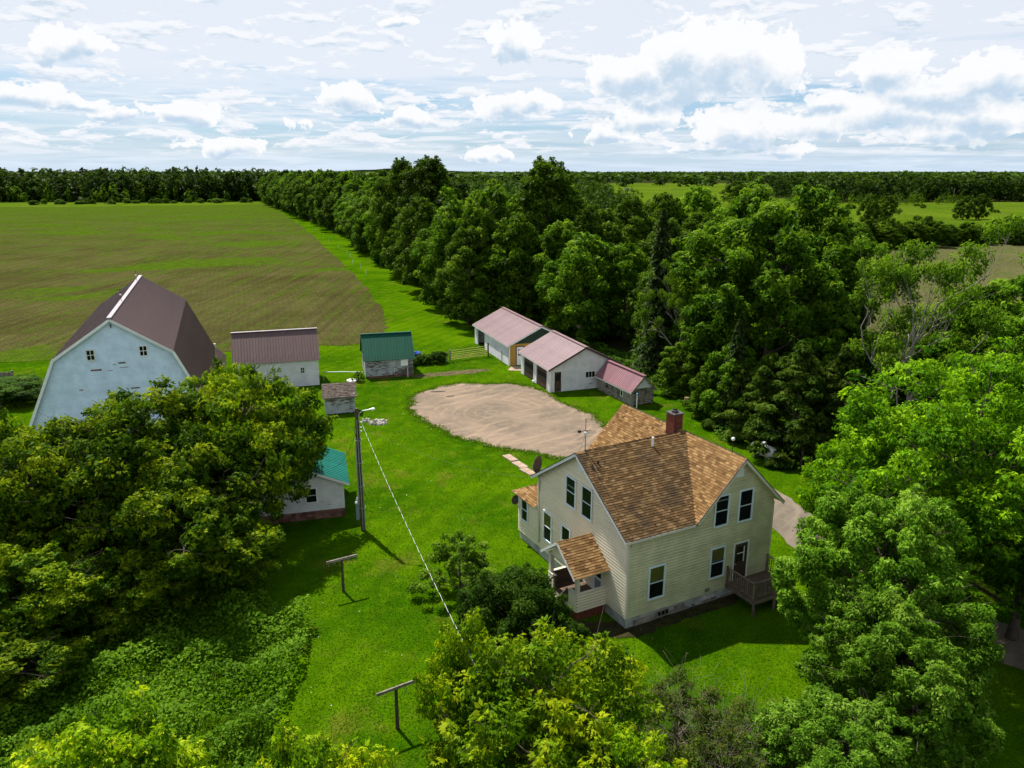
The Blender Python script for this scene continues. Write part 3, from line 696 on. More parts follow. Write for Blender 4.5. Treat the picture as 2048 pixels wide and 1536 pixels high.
    # outlet box, hose bib and cellar wire
    R.quadbox(MB(), 5.165, 5.45, .72, .88, .02, .10).build('outlet_box', M['greywood'], H)
    MB().tube([R.at(4.5, .95, .02), R.at(4.5, .95, .10), R.at(4.5, .82, .12)], .025, 6).build('hose_tap', M['steel'], H)
    MB().tube([R.at(.2, 5.0, .05), R.at(.12, 4.75, .06), R.at(.05, 4.5, .05)], .012, 5).build('ground_wire', M['black'], H)
    # chimney
    cx, cy = 6.95, 5.35; c = MB().box(cx - .31, cx + .31, cy - .31, cy + .31, 7.3, 8.98).build('chimney', M['mortar'], H)
    bm_a = MB().box(-.105, .105, -.05, .05, -.03, .03).mesh('brick', M['brick'])
    for r in range(22):
        z = 7.42 + r * .072
        for side in range(4):
            for k in range(3):
                t = -.215 + k * .205 + (.03 if r % 2 else -.02)
                o = link('brick', bm_a, c)
                if side < 2: o.location = (cx + t, cy + (-.285 if side else .285), z)
                else: o.location = (cx + (-.285 if side == 2 else .285), cy + t, z); o.rotation_euler = (0, 0, math.pi / 2)
    MB().box(cx - .38, cx + .38, cy - .38, cy + .38, 8.985, 9.06).build('chimney_cap', M['dish'], c)
    MB().lathe([(.2, 9.06), (.2, 9.2), (.165, 9.21), (.165, 9.06)], 14, cx, cy).build('flue', M['dish'], c)
    # pipes and wires on the roof
    MB().lathe([(.13, 7.55), (.12, 7.7), (.06, 7.72), (.06, 8.35), (.045, 8.36)], 12, 4.4, 4.05).build('vent_pipe', M['whiteplastic'], H)
    MB().lathe([(.13, 7.30), (.12, 7.5), (.055, 7.52), (.055, 7.8), (.04, 7.81)], 12, .55, 3.7).build('roof_vent', M['black'], H)
    MB().tube([(.2, 4.48, RZ + .05), (2, 4.46, RZ + .045), (4, 4.5, RZ + .05), (6.5, 4.5, RZ + .05), (6.9, 4.8, RZ + .06)], .02, 5).build('lightning_cable', M['black'], H)
    MB().tube([(xr, 4.6, RZ + .05), (xr + .02, 2, RZ + .05), (xr, -.2, RZ + .05)], .02, 5).build('lightning_cable', M['black'], H)
    MB().tube([(xr, 5.9, RZ + .05), (xr + .02, 8, RZ + .05), (xr, 10.3, RZ + .05)], .02, 5).build('lightning_cable', M['black'], H)
    MB().tube([(.18, 4.4, RZ + .03), (.12, 2, z1(2) + .03), (.1, -.2, z1(-.2) + .03)], .014, 5).build('lightning_cable', M['black'], H)
    MB().tube([(6.35, 4.55, RZ), (6.35, 4.55, RZ + 1.45)], .018, 6).build('lightning_rod', M['black'], H)
    MB().tube([L.at(8.75, 5.2, .02), L.at(8.75, 4.9, .09), L.at(8.75, .9, .07)], .035, 8).build('service_conduit', M['steel'], H)
    L.quadbox(MB(), 6.2, 6.5, 1.45, 1.75, .02, .12).build('meter_box', M['greybox'], H)
    # lean-to room at the far end
    AX = Wall(H, (0, 9.0, 0), (0, 1, 0), (-1, 0, 0))
    ap = [(.03, Z0 - .03), (2.5, Z0 - .03), (2.5, 3.12), (.03, 3.12)]
    AX.core(ap, M['siding'], .12); AX.clad(ap, .165, M['siding'])
    Wall(H, (0, 11.5, 0), (1, 0, 0), (0, 1, 0)).core([(0, Z0), (3.2, Z0), (3.2, 3.12), (0, 3.12)], M['siding'], .12)
    Wall(H, (3.2, 9, 0), (0, 1, 0), (1, 0, 0)).core([(0, Z0), (2.5, Z0), (2.5, 3.12), (0, 3.12)], M['siding'], .12)
    AX.window(1.165, 2.05, 1.45, 3.02)
    A = [(-.32, 9.03, 3.1), (-.32, 11.85, 3.1), (3.5, 11.85, 3.1), (3.5, 9.03, 3.1), (1.6, 9.03, 4.0), (1.6, 10.3, 4.0)]
    slab(H, [A[0], A[1], A[5], A[4]], .09, M['cream_trim']); slab(H, [A[1], A[2], A[5]], .09, M['cream_trim']); slab(H, [A[2], A[3], A[4], A[5]], .09, M['cream_trim'])
    kk = math.hypot(1.92, .9)
    shingles(H, (-.32, 9.03, 3.102), (0, 1, 0), (1.92, 0, .9), [(0, 0), (2.82, 0), (1.27, kk), (0, kk)], M['shingle'], rng)
    kk = math.hypot(1.55, .9)
    shingles(H, (-.32, 11.85, 3.102), (1, 0, 0), (0, -1.55, .9), [(0, 0), (3.82, 0), (1.94, kk), (1.90, kk)], M['shingle'], rng)
    # porch on the left wall
    v0, v1, ux = 1.75, 4.55, -1.85
    PZ = .72
    MB().box(ux + .05, -.02, v0 + .05, v1 - .05, -.1, .5).build('porch_foundation', M['brick'], H)
    MB().box(ux, -.025, v0, v1, .5, PZ - .03).build('porch_skirt', M['cream_trim'], H)
    for i in range(13):
        y = v0 + .02 + i * (v1 - v0 - .04) / 13; MB().box(ux, -.025, y, y + (v1 - v0) / 13 - .012, PZ - .028, PZ).build('porch_floor_board', M['deckwood'], H)
    PR = Wall(H, (ux, v0, 0), (1, 0, 0), (0, -1, 0)); PF = Wall(H, (ux, v0, 0), (0, 1, 0), (-1, 0, 0)); PL = Wall(H, (ux, v1, 0), (1, 0, 0), (0, 1, 0))
    for w_, poly in ((PR, [(0, .52), (1.83, .52), (1.83, 1.5), (0, 1.5)]), (PF, [(0, .52), (.75, .52), (.75, 1.5), (0, 1.5)]), (PF, [(2.2, .52), (2.8, .52), (2.8, 1.5), (2.2, 1.5)]), (PL, [(0, .52), (1.83, .52), (1.83, 1.5), (0, 1.5)])):
        w_.core(poly, M['deckwood'], .10, 'porch_half_wall'); w_.clad(poly, .165, M['siding'])
        us = [p[0] for p in poly]; w_.quadbox(MB(), min(us) - .02, max(us) + .0, 1.5, 1.54, -.13, .05).build('porch_wall_cap', M['cream_trim'], H)
    for (x, y) in ((ux + .09, v0 + .09), (ux + .09, v1 - .09)):
        MB().box(x - .10, x + .10, y - .10, y + .10, 1.54, 2.72).build('porch_post', M['cream_trim'], H)
    pe, pr, pm = 2.72, 3.95, (v0 + v1) / 2 + .05
    ov = .32; sl = (pr - pe) / (v1 + ov - pm); pel = pr - sl * (v1 + ov - pm); per = pr - sl * (pm - v0 + ov)
    slab(H, [(ux - .35, v0 - ov, per), (0, v0 - ov, per), (0, pm, pr), (ux - .35, pm, pr)], .09, M['cream_trim'])
    slab(H, [(ux - .35, v1 + ov, pel), (0, v1 + ov, pel), (0, pm, pr), (ux - .35, pm, pr)], .09, M['cream_trim'])
    kk = math.hypot(pm - v0 + ov, pr - per)
    shingles(H, (0, v0 - ov, per + .002), (1, 0, 0), (0, pm - v0 + ov, pr - per), [(ux - .37, 0), (0, 0), (0, kk), (ux - .37, kk)], M['shingle'], rng, singles=100)
    kk = math.hypot(v1 + ov - pm, pr - pel)
    shingles(H, (0, v1 + ov, pel + .002), (1, 0, 0), (0, pm - v1 - ov, pr - pel), [(ux - .37, 0), (0, 0), (0, kk), (ux - .37, kk)], M['shingle'], rng)
    caps(H, (ux - .37, pm, pr), (-.02, pm, pr), (0, -1, -sl), (0, 1, -sl), M['shingle'], rng)
    rake((ux - .36, v0 - ov, per - .07), (ux - .36, pm, pr - .07), M['trim'], .03, .14); rake((ux - .36, v1 + ov, pel - .07), (ux - .36, pm, pr - .07), M['trim'], .03, .14)
    MB().prism([(ux + .02, v0 + .1, 2.72), (ux + .02, v1 - .1, 2.72), (ux + .02, pm, pr - .15)], (.05, 0, 0)).build('porch_gable', M['siding'], H)
    MB().beam((ux + .09, v0, 2.66), (ux + .09, v1, 2.66), .12, .12).build('porch_beam', M['cream_trim'], H)
    # porch door
    d = MB(); L.quadbox(d, 2.05, 2.13, .74, 2.85, 0, .05); L.quadbox(d, 2.92, 3.0, .74, 2.85, 0, .05); L.quadbox(d, 2.13, 2.92, 2.77, 2.85, 0, .048); dd = d.build('door_frame', M['trim'], H)
    L.quadbox(MB(), 2.13, 2.92, .75, 2.77, .004, .03).build('storm_door', M['trim'], dd)
    L.quadbox(MB(), 2.24, 2.81, 1.7, 2.65, .032, .036).build('pane', M['dark'], dd); L.quadbox(MB(), 2.24, 2.81, .95, 1.55, .032, .036).build('door_panel', M['greybox'], dd)
    # steps with black rails
    for i in range(3): MB().box(ux - .3 * (i + 1), ux - .3 * i, v0 + .8, v0 + 2.165, -.05, PZ - .2 * (i + 1)).build('porch_step', M['greywood'], H)
    for yy in (v0 + .8, v0 + 2.15):
        rl = MB().beam((ux - .05, yy, 1.55), (ux - 1.0, yy, .95), .05, .05).build('step_rail', M['black'], H)
        for i in range(6):
            x = ux - .08 - i * .17; zt = 1.53 - i * .107
            MB().beam((x, yy, zt - .85), (x, yy, zt), .03, .03, (1, 0, 0)).build('baluster', M['black'], rl)
    # deck at the front door
    DX0, DX1, DY = 6.62, 9.62, -2.12; DZ = .87
    n = 15
    for i in range(n):
        y = DY + i * (-DY - .04) / n; MB().box(DX0, DX1, y, y + (-DY - .04) / n - .012, DZ - .035, DZ).build('deck_board', M['deckwood'], H)
    for a, b in (((DX0 - .02, DY, DZ - .14), (DX0 - .02, -.03, DZ - .14)), ((DX1 + .02, DY, DZ - .14), (DX1 + .02, -.03, DZ - .14)), ((DX0, DY - .02, DZ - .14), (DX1, DY - .02, DZ - .14))):
        MB().beam(a, b, .04, .2).build('deck_joist', M['railwood'], H)
    for x in (DX0, (DX0 + DX1) / 2, DX1): MB().box(x - .05, x + .05, DY - .09, DY - .042 + .06, -.1, DZ - .25 if x != DX0 else DZ - .24).build('deck_leg', M['railwood'], H)
    def rail(p, q, z, k):
        p, q = Vector(p), Vector(q)
        r = MB().beam(p + Vector((0, 0, z + .95)), q + Vector((0, 0, z + .95)), .09, .05).build('deck_rail', M['railwood'], H)
        MB().beam(p + Vector((0, 0, z + .12)), q + Vector((0, 0, z + .12)), .05, .05).build('bottom_rail', M['railwood'], r)
        for e_ in (p, q): MB().box(e_.x - .05, e_.x + .05, e_.y - .05, e_.y + .05, z, z + 1.02).build('rail_post', M['railwood'], r)
        for i in range(1, k):
            s_ = p.lerp(q, i / k); MB().box(s_.x - .02, s_.x + .02, s_.y - .02, s_.y + .02, z + .14, z + .93).build('baluster', M['railwood'], r)
    rail((DX0 + .03, -.1, 0), (DX0 + .03, DY + .05, 0), DZ, 13); rail((DX1 - .03, -.1, 0), (DX1 - .03, DY + .05, 0), DZ, 13)
    rail((DX0 + .165, DY + .05, 0), (DX0 + 1.5, DY + .05, 0), DZ, 8)
    for i in range(3): MB().box(DX0 + 1.7, DX1 - .2, DY - .3 * (i + 1), DY - .3 * i - .04, DZ - .2 * (i + 1) - .06, DZ - .2 * (i + 1)).build('deck_step', M['deckwood'], H)
    return H
HOUSE = house()

def hp(u, v, z):   # house-local to world
    a = rad(90 - 62.3); return (5.77 + u * math.cos(a) - v * math.sin(a), 33.96 + u * math.sin(a) + v * math.cos(a), z)

# satellite dishes, roof antenna
def dish(name, u, v, z, r, label, az):
    o = empty(name, hp(u, v, z), az, label, 'satellite dish')
    n = 18; mb = MB()
    prof = [(0.02, 0), (r * .4, .02), (r * .75, .07), (r, .13)]
    rows = []
    for (q, d) in prof:
        rows.append(len(mb.v)); mb.v += [(q * math.cos(2 * math.pi * k / n), -d, .35 + q * 1.1 * math.sin(2 * math.pi * k / n)) for k in range(n)]
    for i in range(3):
        for k in range(n): m = (k + 1) % n; mb.f.append((rows[i] + k, rows[i] + m, rows[i + 1] + m, rows[i + 1] + k))
    d_ = mb.build('reflector', M['dish'], o, True); s_ = d_.modifiers.new('t', 'SOLIDIFY'); s_.thickness = .012
    MB().tube([(0, .02, .35), (0, .18, .3), (0, .22, -.05)], .025, 8).build('mast', M['steel'], o)
    MB().tube([(0, .1, .05), (0, -.45, .0), (0, -.5, .1)], .015, 6).build('feed_arm', M['dish'], o)
    MB().lathe([(.03, .05), (.045, .08), (.045, .15), (.02, .17)], 10, 0, -.5).build('receiver', M['whiteplastic'], o)
dish('satellite_dish', -.1, 9.2, 5.45, .48, 'round brown satellite dish on the eave corner of the cream house', 35)
dish('satellite_dish', -.165, 11.75, 2.2, .30, 'small dark satellite dish on the corner of the low side room', 60)
an = empty('roof_antenna', hp(.25, 4.5, 8.16), 62.3, 'thin roof antenna with crossed arms on the left house gable', 'antenna')
MB().tube([(0, 0, 0), (0, 0, 1.05)], .03, 7).build('mast', M['greybox'], an)
MB().tube([(0, 0, 1.0), (0, 0, 1.75)], .016, 6).build('whip', M['black'], an)
MB().lathe([(.05, .86), (.08, .92), (.08, 1.02), (.04, 1.06)], 10).build('hub', M['whiteplastic'], an)
MB().tube([(-.32, .1, 1.08), (.30, -.05, 1.10)], .014, 6).build('arm', M['black'], an)
MB().tube([(.02, -.28, 1.1), (0, .25, 1.08)], .014, 6).build('arm', M['black'], an)
MB().box(-.40, -.24, .05, .165, 1.02, 1.14).build('rotor_box', M['black'], an)
MB().tube([(0, 0, .9), (-.12, .4, -.25)], .008, 5).build('stay_wire', M['rawwood'], an)

# ------------------------------------------------------------------ barn
def barn():
    rng = random.Random(5)
    B = empty('gambrel_barn', (-40.97, 61.62, 0), 69.6, 'large white gambrel barn with maroon metal roof and two small loft windows', 'barn')
    D = 28.6; W_ = 14.0
    prof = [(-.42, 1.05), (2.32, 7.25), (7.0, 10.42), (11.68, 7.25), (14.42, 1.05)]
    wallp = [(0, 0), (14, 0), (14, 1.7), (11.55, 7.2), (7.0, 10.3), (2.45, 7.2), (0, 1.7)]
    F = Wall(B, (0, 0, 0), (1, 0, 0), (0, -1, 0))
    F.core(wallp, M['barn'], .2); F.clad(wallp, .22, M['barn'], .03)
    Wall(B, (0, D, 0), (1, 0, 0), (0, 1, 0)).core(wallp, M['barn'], .2)
    for x in (0, 14): MB().box(x - (.1 if x else 0), x + (0 if x else .1), .2, D - .2, 0, 1.75).build('side_wall', M['barn'], B)
    y0 = -.38; L = D + .76
    for i, (p, q) in enumerate(zip(prof[:-1], prof[1:])):
        lo, hi = (p, q) if p[1] < q[1] else (q, p)
        up = (hi[0] - lo[0], 0, hi[1] - lo[1])
        if i in (0, 3): ribbed(B, (lo[0], y0, lo[1]), (0, 1, 0), L, up, M['maroon'])
        else: ribbed(B, (lo[0], y0, lo[1]), (0, 1, 0), L, up, M['maroon'])
    for p, q in zip(prof[:-1], prof[1:]):
        MB().beam((p[0], y0 - .02, p[1] - .14), (q[0], y0 - .02, q[1] - .14), .04, .22).build('rake_board', M['trim'], B)
        MB().beam((p[0], y0 + .14, p[1] - .12), (q[0], y0 + .14, q[1] - .12), .28, .03).build('soffit', M['trim'], B)
    MB().beam((7.0, y0 - .02, 10.47), (7.0, y0 + L, 10.47), .36, .06).build('ridge_cap', M['ridge'], B)
    # the white flared edge at the rear
    MB().beam((14.5, D + .38, 0.0), (14.4, D + .38, 1.5), .25, .25, (1, 0, 0)).build('corner_board', M['trim'], B)
    ribbed(B, (15.6, D - 8, .05), (0, 1, 0), 8, (-1.1, 0, 1.0), M['maroon_shed'], name='lean_to_panel')
    for u, z in ((4.80, 6.80), (8.92, 6.85)): F.window(u, u + .72, z, z + 1.0, M['trim'], .09, 2, 2, d=.05, bar=.05)
    F.quadbox(MB(), 6.97, 7.05, 9.55, 9.85, .02, .1).build('hay_hook', M['black'], B)
    for (u, z, w, h) in ((5.0, 5.88, .85, .14), (7.2, 6.36, .55, .13), (7.25, 5.98, .7, .05), (6.3, 5.78, .4, .05), (3.9, 4.25, .3, .08), (7.9, 4.02, .7, .10), (6.75, 6.30, .25, .06)):
        F.quadbox(MB(), u, u + w, z, z + h, .02, .036).build('bare_board_patch', M['stone'], B)
    for yy in (9.0, 24.0):
        r = MB().tube([(7, yy, 10.47), (7, yy, 11.6)], .025, 6).build('lightning_rod', M['black'], B)
        MB().lathe([(.01, 11.0), (.09, 11.06), (.09, 11.12), (.01, 11.18)], 10, 7, yy).build('glass_ball', M['whiteplastic'], r)
    return B
BARN = barn()

# ------------------------------------------------------------------ sheds
def gable_x(parent, L, d, eave, ridge, mat, ov=.3, ovx=.25, cap=None):
    """two metal slopes with the ridge along local x"""
    m = (ridge - eave) / (d / 2); ez = eave - m * ov
    for (y, s) in ((-ov, 1), (d + ov, -1)):
        ribbed(parent, (-ovx, y, ez + .02), (1, 0, 0), L + 2 * ovx, (0, s * (d / 2 + ov), ridge - ez), mat)
    MB().beam((-ovx - .02, d / 2, ridge + .06), (L + ovx + .02, d / 2, ridge + .06), .35, .05).build('ridge_cap', cap or mat, parent)
    return ez
def gable_y(parent, W_, D, eave, ridge, mat, ov=.3, ovy=.35, cap=None, fascia=None):
    m = (ridge - eave) / (W_ / 2); ez = eave - m * ov
    for (x, s) in ((-ov, 1), (W_ + ov, -1)):
        ribbed(parent, (x, -ovy, ez + .02), (0, 1, 0), D + 2 * ovy, (s * (W_ / 2 + ov), 0, ridge - ez), mat)
        f = fascia or M['trim']
        MB().beam((x, -ovy + .0, ez - .06), (W_ / 2, -ovy + .0, ridge - .06), .03, .15).build('rake_board', f, parent)
        MB().beam((x + .02 * s, -ovy, ez - .05), (x + .02 * s, D + ovy, ez - .05), .03, .12).build('fascia', M['trim'], parent)
    MB().beam((W_ / 2, -ovy - .02, ridge + .06), (W_ / 2, D + ovy, ridge + .06), .4, .05).build('ridge_cap', cap or mat, parent)

def maroon_shed():
    B = empty('long_shed', (-29.2, 77.53, 0), 73, 'white board shed with brown-maroon metal roof beside the barn', 'shed')
    L, d = 8.55, 5.0
    F = Wall(B, (0, 0, 0), (1, 0, 0), (0, -1, 0)); E_ = Wall(B, (L, 0, 0), (0, 1, 0), (1, 0, 0))
    p = [(0, 0), (L, 0), (L, 3.2), (0, 3.2)]
    F.core(p, M['white_old'], .15); F.clad(p, .16, M['white_old'])
    for x in (0, L): MB().prism([(x, .165, 0), (x, d - .01, 0), (x, d - .01, 3.2), (x, d / 2, 5.65), (x, .165, 3.2)], (.12 if x == 0 else -.12, 0, 0)).build('end_wall', M['white_old'], B)
    MB().box(0.12, L - .12, d - .165, d, 0, 3.15).build('wall', M['white_old'], B)
    gable_x(B, L, d, 3.165, 5.75, M['maroon_shed'], .3, .2, M['ridge'])
    F.window(6.6, 7.1, 1.42, 2.12, M['trim'], .07, 2, 2, d=.05); F.window(1.7, 2.2, 1.42, 2.12, M['trim'], .07, 2, 2, d=.05)
    F.quadbox(MB(), 0, .09, 0, 3.2, .02, .04).build('corner_trim', M['trim'], B); F.quadbox(MB(), L - .09, L, 0, 3.2, .02, .04).build('corner_trim', M['trim'], B)
maroon_shed()
def green_shed():
    B = empty('small_shed', (-16.4, 82.47, 0), 75, 'weathered grey shed with dark green metal roof near the gate', 'shed')
    L, d = 5.35, 5.0
    F = Wall(B, (0, 0, 0), (1, 0, 0), (0, -1, 0)); E_ = Wall(B, (0, 0, 0), (0, 1, 0), (-1, 0, 0))
    p = [(0, .25), (L, .25), (L, 2.25), (0, 2.25)]
    F.core(p, M['peel'], .12); F.clad(p, .14, M['peel'])
    g = [(0, .25), (d, .25), (d, 2.25), (d / 2, 4.45), (0, 2.25)]
    E_.core(g, M['peel'], .12); E_.clad(g, .14, M['peel'])
    MB().prism([(L, .165, .25), (L, d, .25), (L, d, 2.25), (L, d / 2, 4.4), (L, .165, 2.25)], (-.12, 0, 0)).build('end_wall', M['peel'], B)
    MB().box(.12, L - .12, d - .12, d, .25, 2.25).build('wall', M['peel'], B)
    MB().box(.03, L - .03, .03, d - .03, -.1, .25).build('foundation', M['stone'], B)
    gable_x(B, L, d, 2.25, 4.55, M['greenroof'], .25, .22)
    F.quadbox(MB(), 3.95, 4.75, 1.25, 2.05, .02, .045).build('white_panel', M['whiteplastic'], B)
    F.quadbox(MB(), 2.25, 3.0, .3, 2.1, .02, .04).build('plank_door', M['peel'], B)
    F.quadbox(MB(), 3.165, 3.2, .35, 2.165, .02, .06).build('downpipe', M['trim'], B)
    MB().box(4.6, 4.66, -.6, -.54, 0, 1.1).build('stake', M['trim'], B)
green_shed()
def small_shed():
    rng = random.Random(3)
    B = empty('privy_shed', (-17.85, 69.33, 0), 76, 'tiny peeling white shed with mossy shingle roof on the lawn', 'shed')
    L, d = 2.8, 2.0
    F = Wall(B, (0, 0, 0), (1, 0, 0), (0, -1, 0)); E_ = Wall(B, (0, 0, 0), (0, 1, 0), (-1, 0, 0))
    p = [(0, .08), (L, .08), (L, 1.72), (0, 1.72)]
    F.core(p, M['peel'], .1); F.clad(p, .165, M['peel'])
    g = [(0, .08), (d, .08), (d, 2.35), (0, 1.72)]
    E_.core(g, M['white_old'], .1)
    for i in range(9): E_.quadbox(MB(), .02 + i * .22, .22 + i * .22, .08, 1.70 + i * .066, .0, .02).build('upright_board', M['white_old'], B)
    E_.quadbox(MB(), .65, 1.4, .12, 1.85, .02, .04).build('plank_door', M['white_old'], B)
    MB().box(L - .1, L, .1, d, .08, 1.9).build('end_wall', M['peel'], B); MB().box(.1, L - .1, d - .1, d, .08, 2.3).build('wall', M['peel'], B)
    q = [(-.2, -.25, 1.70), (L + .2, -.25, 1.70), (L + .2, d + .2, 2.47), (-.2, d + .2, 2.47)]
    slab(B, q, .08, M['greywood'])
    up = Vector((0, d + .45, .77)); k = 9; n = Vector((0, -.77, d + .45)).normalized()
    for r in range(k):
        u = -.2 - rng.random() * .2
        while u < L + .2:
            w = rng.uniform(.16, .34); a, b = max(u, -.22), min(u + w - .012, L + .22); u += w
            if b - a < .04: continue
            o = Vector((0, -.27, 1.70)) + up * (r / k); t = up * (1.15 / k); dz = rng.uniform(.02, .05)
            j = up * rng.uniform(-.012, .012)
            MB().hexa([Vector((a, 0, 0)) + o + j, Vector((b, 0, 0)) + o + j, Vector((b, 0, 0)) + o + t, Vector((a, 0, 0)) + o + t] + [Vector((a, 0, 0)) + o + j + n * dz, Vector((b, 0, 0)) + o + j + n * dz, Vector((b, 0, 0)) + o + t + n * .01, Vector((a, 0, 0)) + o + t + n * .01]).build('shingle', M['mossroof'], B)
small_shed()
def stone_shed():
    rng = random.Random(8)
    W_, D = 6.4, 5.2
    a = rad(15); ox, oy = -11.32 - W_ * math.cos(a), 47.2 - W_ * math.sin(a)
    B = empty('stone_base_shed', (ox, oy, 0), 75, 'white shed with teal metal roof and red stone base behind the big leafy tree', 'shed')
    F = Wall(B, (0, 0, 0), (1, 0, 0), (0, -1, 0)); E_ = Wall(B, (W_, 0, 0), (0, 1, 0), (1, 0, 0))
    MB().box(.06, W_ - .06, .06, D - .06, -.1, .6).build('stone_core', M['stonegap'], B)
    for side in range(2):
        u = 0.0
        for r in range(3):
            u = -.02
            while u < (W_ if side == 0 else D) - .1:
                w = rng.uniform(.22, .5); h0 = r * .2 + rng.uniform(-.02, .02); d = rng.uniform(.0, .05)
                u1 = min(u + w - .02, (W_ if side == 0 else D))
                mb = MB()
                (F if side == 0 else E_).quadbox(mb, u, u1, h0, h0 + .18, -.1, d); mb.build('stone', M['stone'], B); u += w
    m = .46; pk = 2.55 + m * W_ / 2
    p = [(0, .6), (W_, .6), (W_, 2.6), (W_ / 2, pk), (0, 2.6)]
    F.core(p, M['white_old'], .12); F.clad(p, .16, M['white_old'], .025)
    q = [(0, .6), (D, .6), (D, 2.6), (0, 2.6)]
    E_.core(q, M['white_old'], .12); E_.clad(q, .16, M['white_old'])
    MB().box(0, .12, .12, D - .12, .6, 2.6).build('end_wall', M['white_old'], B); MB().prism([(0, D, .6), (W_, D, .6), (W_, D, 2.6), (W_ / 2, D, pk), (0, D, 2.6)], (0, -.1, 0)).build('wall', M['white_old'], B)
    gable_y(B, W_, D, 2.62, pk + .04, M['tealroof'], .42, .35)
    F.quadbox(MB(), W_ - .1, W_, .6, 2.6, .04, .065).build('corner_trim', M['trim'], B)
    F.window(3.9, 4.7, 1.2, 2.3, M['trim'], .08, 2, 1, d=.05)
stone_shed()

def garage_two():
    B = empty('two_car_garage', (3.98, 76.94, 0), 70, 'white garage with two dark garage doors and faded red metal roof', 'garage')
    W_, D = 8.0, 8.6; e, r = 2.62, 4.62
    F = Wall(B, (0, 0, 0), (1, 0, 0), (0, -1, 0)); L = Wall(B, (0, 0, 0), (0, 1, 0), (-1, 0, 0))
    g = [(0, 0), (W_, 0), (W_, e), (W_ / 2, r - .05), (0, e)]
    F.core(g, M['white_old'], .12); F.clad(g, .135, M['white_old'], holes=((.42, 1.36, 0, 2.25),))
    MB().prism([(0, D, 0), (W_, D, 0), (W_, D, e), (W_ / 2, D, r - .05), (0, D, e)], (0, -.12, 0)).build('wall', M['white_old'], B)
    MB().box(W_ - .12, W_, .12, D - .12, 0, e).build('wall', M['white_old'], B)
    # door side: posts, header, doors
    for (y0, y1) in ((0.12, .75), (3.75, 4.6), (7.6, D - .12)): MB().box(-.02, .14, y0, y1, 0, 2.35).build('pier', M['white_old'], B)
    MB().box(-.01, .13, .12, D - .12, 2.35, 2.62).build('header', M['white_old'], B)
    for (y0, y1) in ((.75, 3.75), (4.6, 7.6)):
        d = MB().box(.06, .10, y0, y1, 0.02, 2.34).build('garage_door', M['browndoor'], B)
        for i in range(4):
            for j in range(4):
                a, b = y0 + .06 + j * (y1 - y0 - .06) / 4, y0 + (j + 1) * (y1 - y0 - .06) / 4
                MB().box(.03, .062, a, b, .06 + i * .575, .58 + i * .575).build('door_panel' if i != 2 else 'pane', M['browndoor'] if i != 2 else M['dark'], d)
    for (y0, y1) in ((.6, .75), (3.75, 3.88), (4.47, 4.6), (7.6, 7.74)): MB().box(-.05, .0, y0, y1, 0, 2.36).build('door_casing', M['trim'], B)
    gable_y(B, W_, D, e, r, M['pink'], .3, .3, M['pink'], M['blacktrim'])
    d = MB(); F.quadbox(d, .42, .5, 0, 2.25, 0, .05); F.quadbox(d, 1.28, 1.36, 0, 2.25, 0, .05); F.quadbox(d, .5, 1.28, 2.17, 2.25, 0, .048); dd = d.build('door_frame', M['trim'], B)
    F.quadbox(MB(), .5, 1.28, .03, 2.17, .002, .03).build('door', M['browndoor'], dd)
    F.quadbox(MB(), .6, 1.18, 1.2, 2.0, .032, .036).build('pane', M['dark'], dd)
    for z in (.2, .55, .85): F.quadbox(MB(), .6, 1.18, z, z + .25, .032, .04).build('door_panel', M['browndoor'], dd)
    F.window(4.02, 5.25, 1.2, 1.98, M['trim'], .08, 1, 3, d=.05)
    F.quadbox(MB(), 0, .1, 0, e, .04, .065).build('corner_trim', M['trim'], B); F.quadbox(MB(), W_ - .1, W_, 0, e, .04, .065).build('corner_trim', M['trim'], B)
    MB().lathe([(.12, 0), (.14, .1), (.13, .3), (.02, .32)], 10, -.25, 4.15).build('bucket', M['whiteplastic'], B)
garage_two()
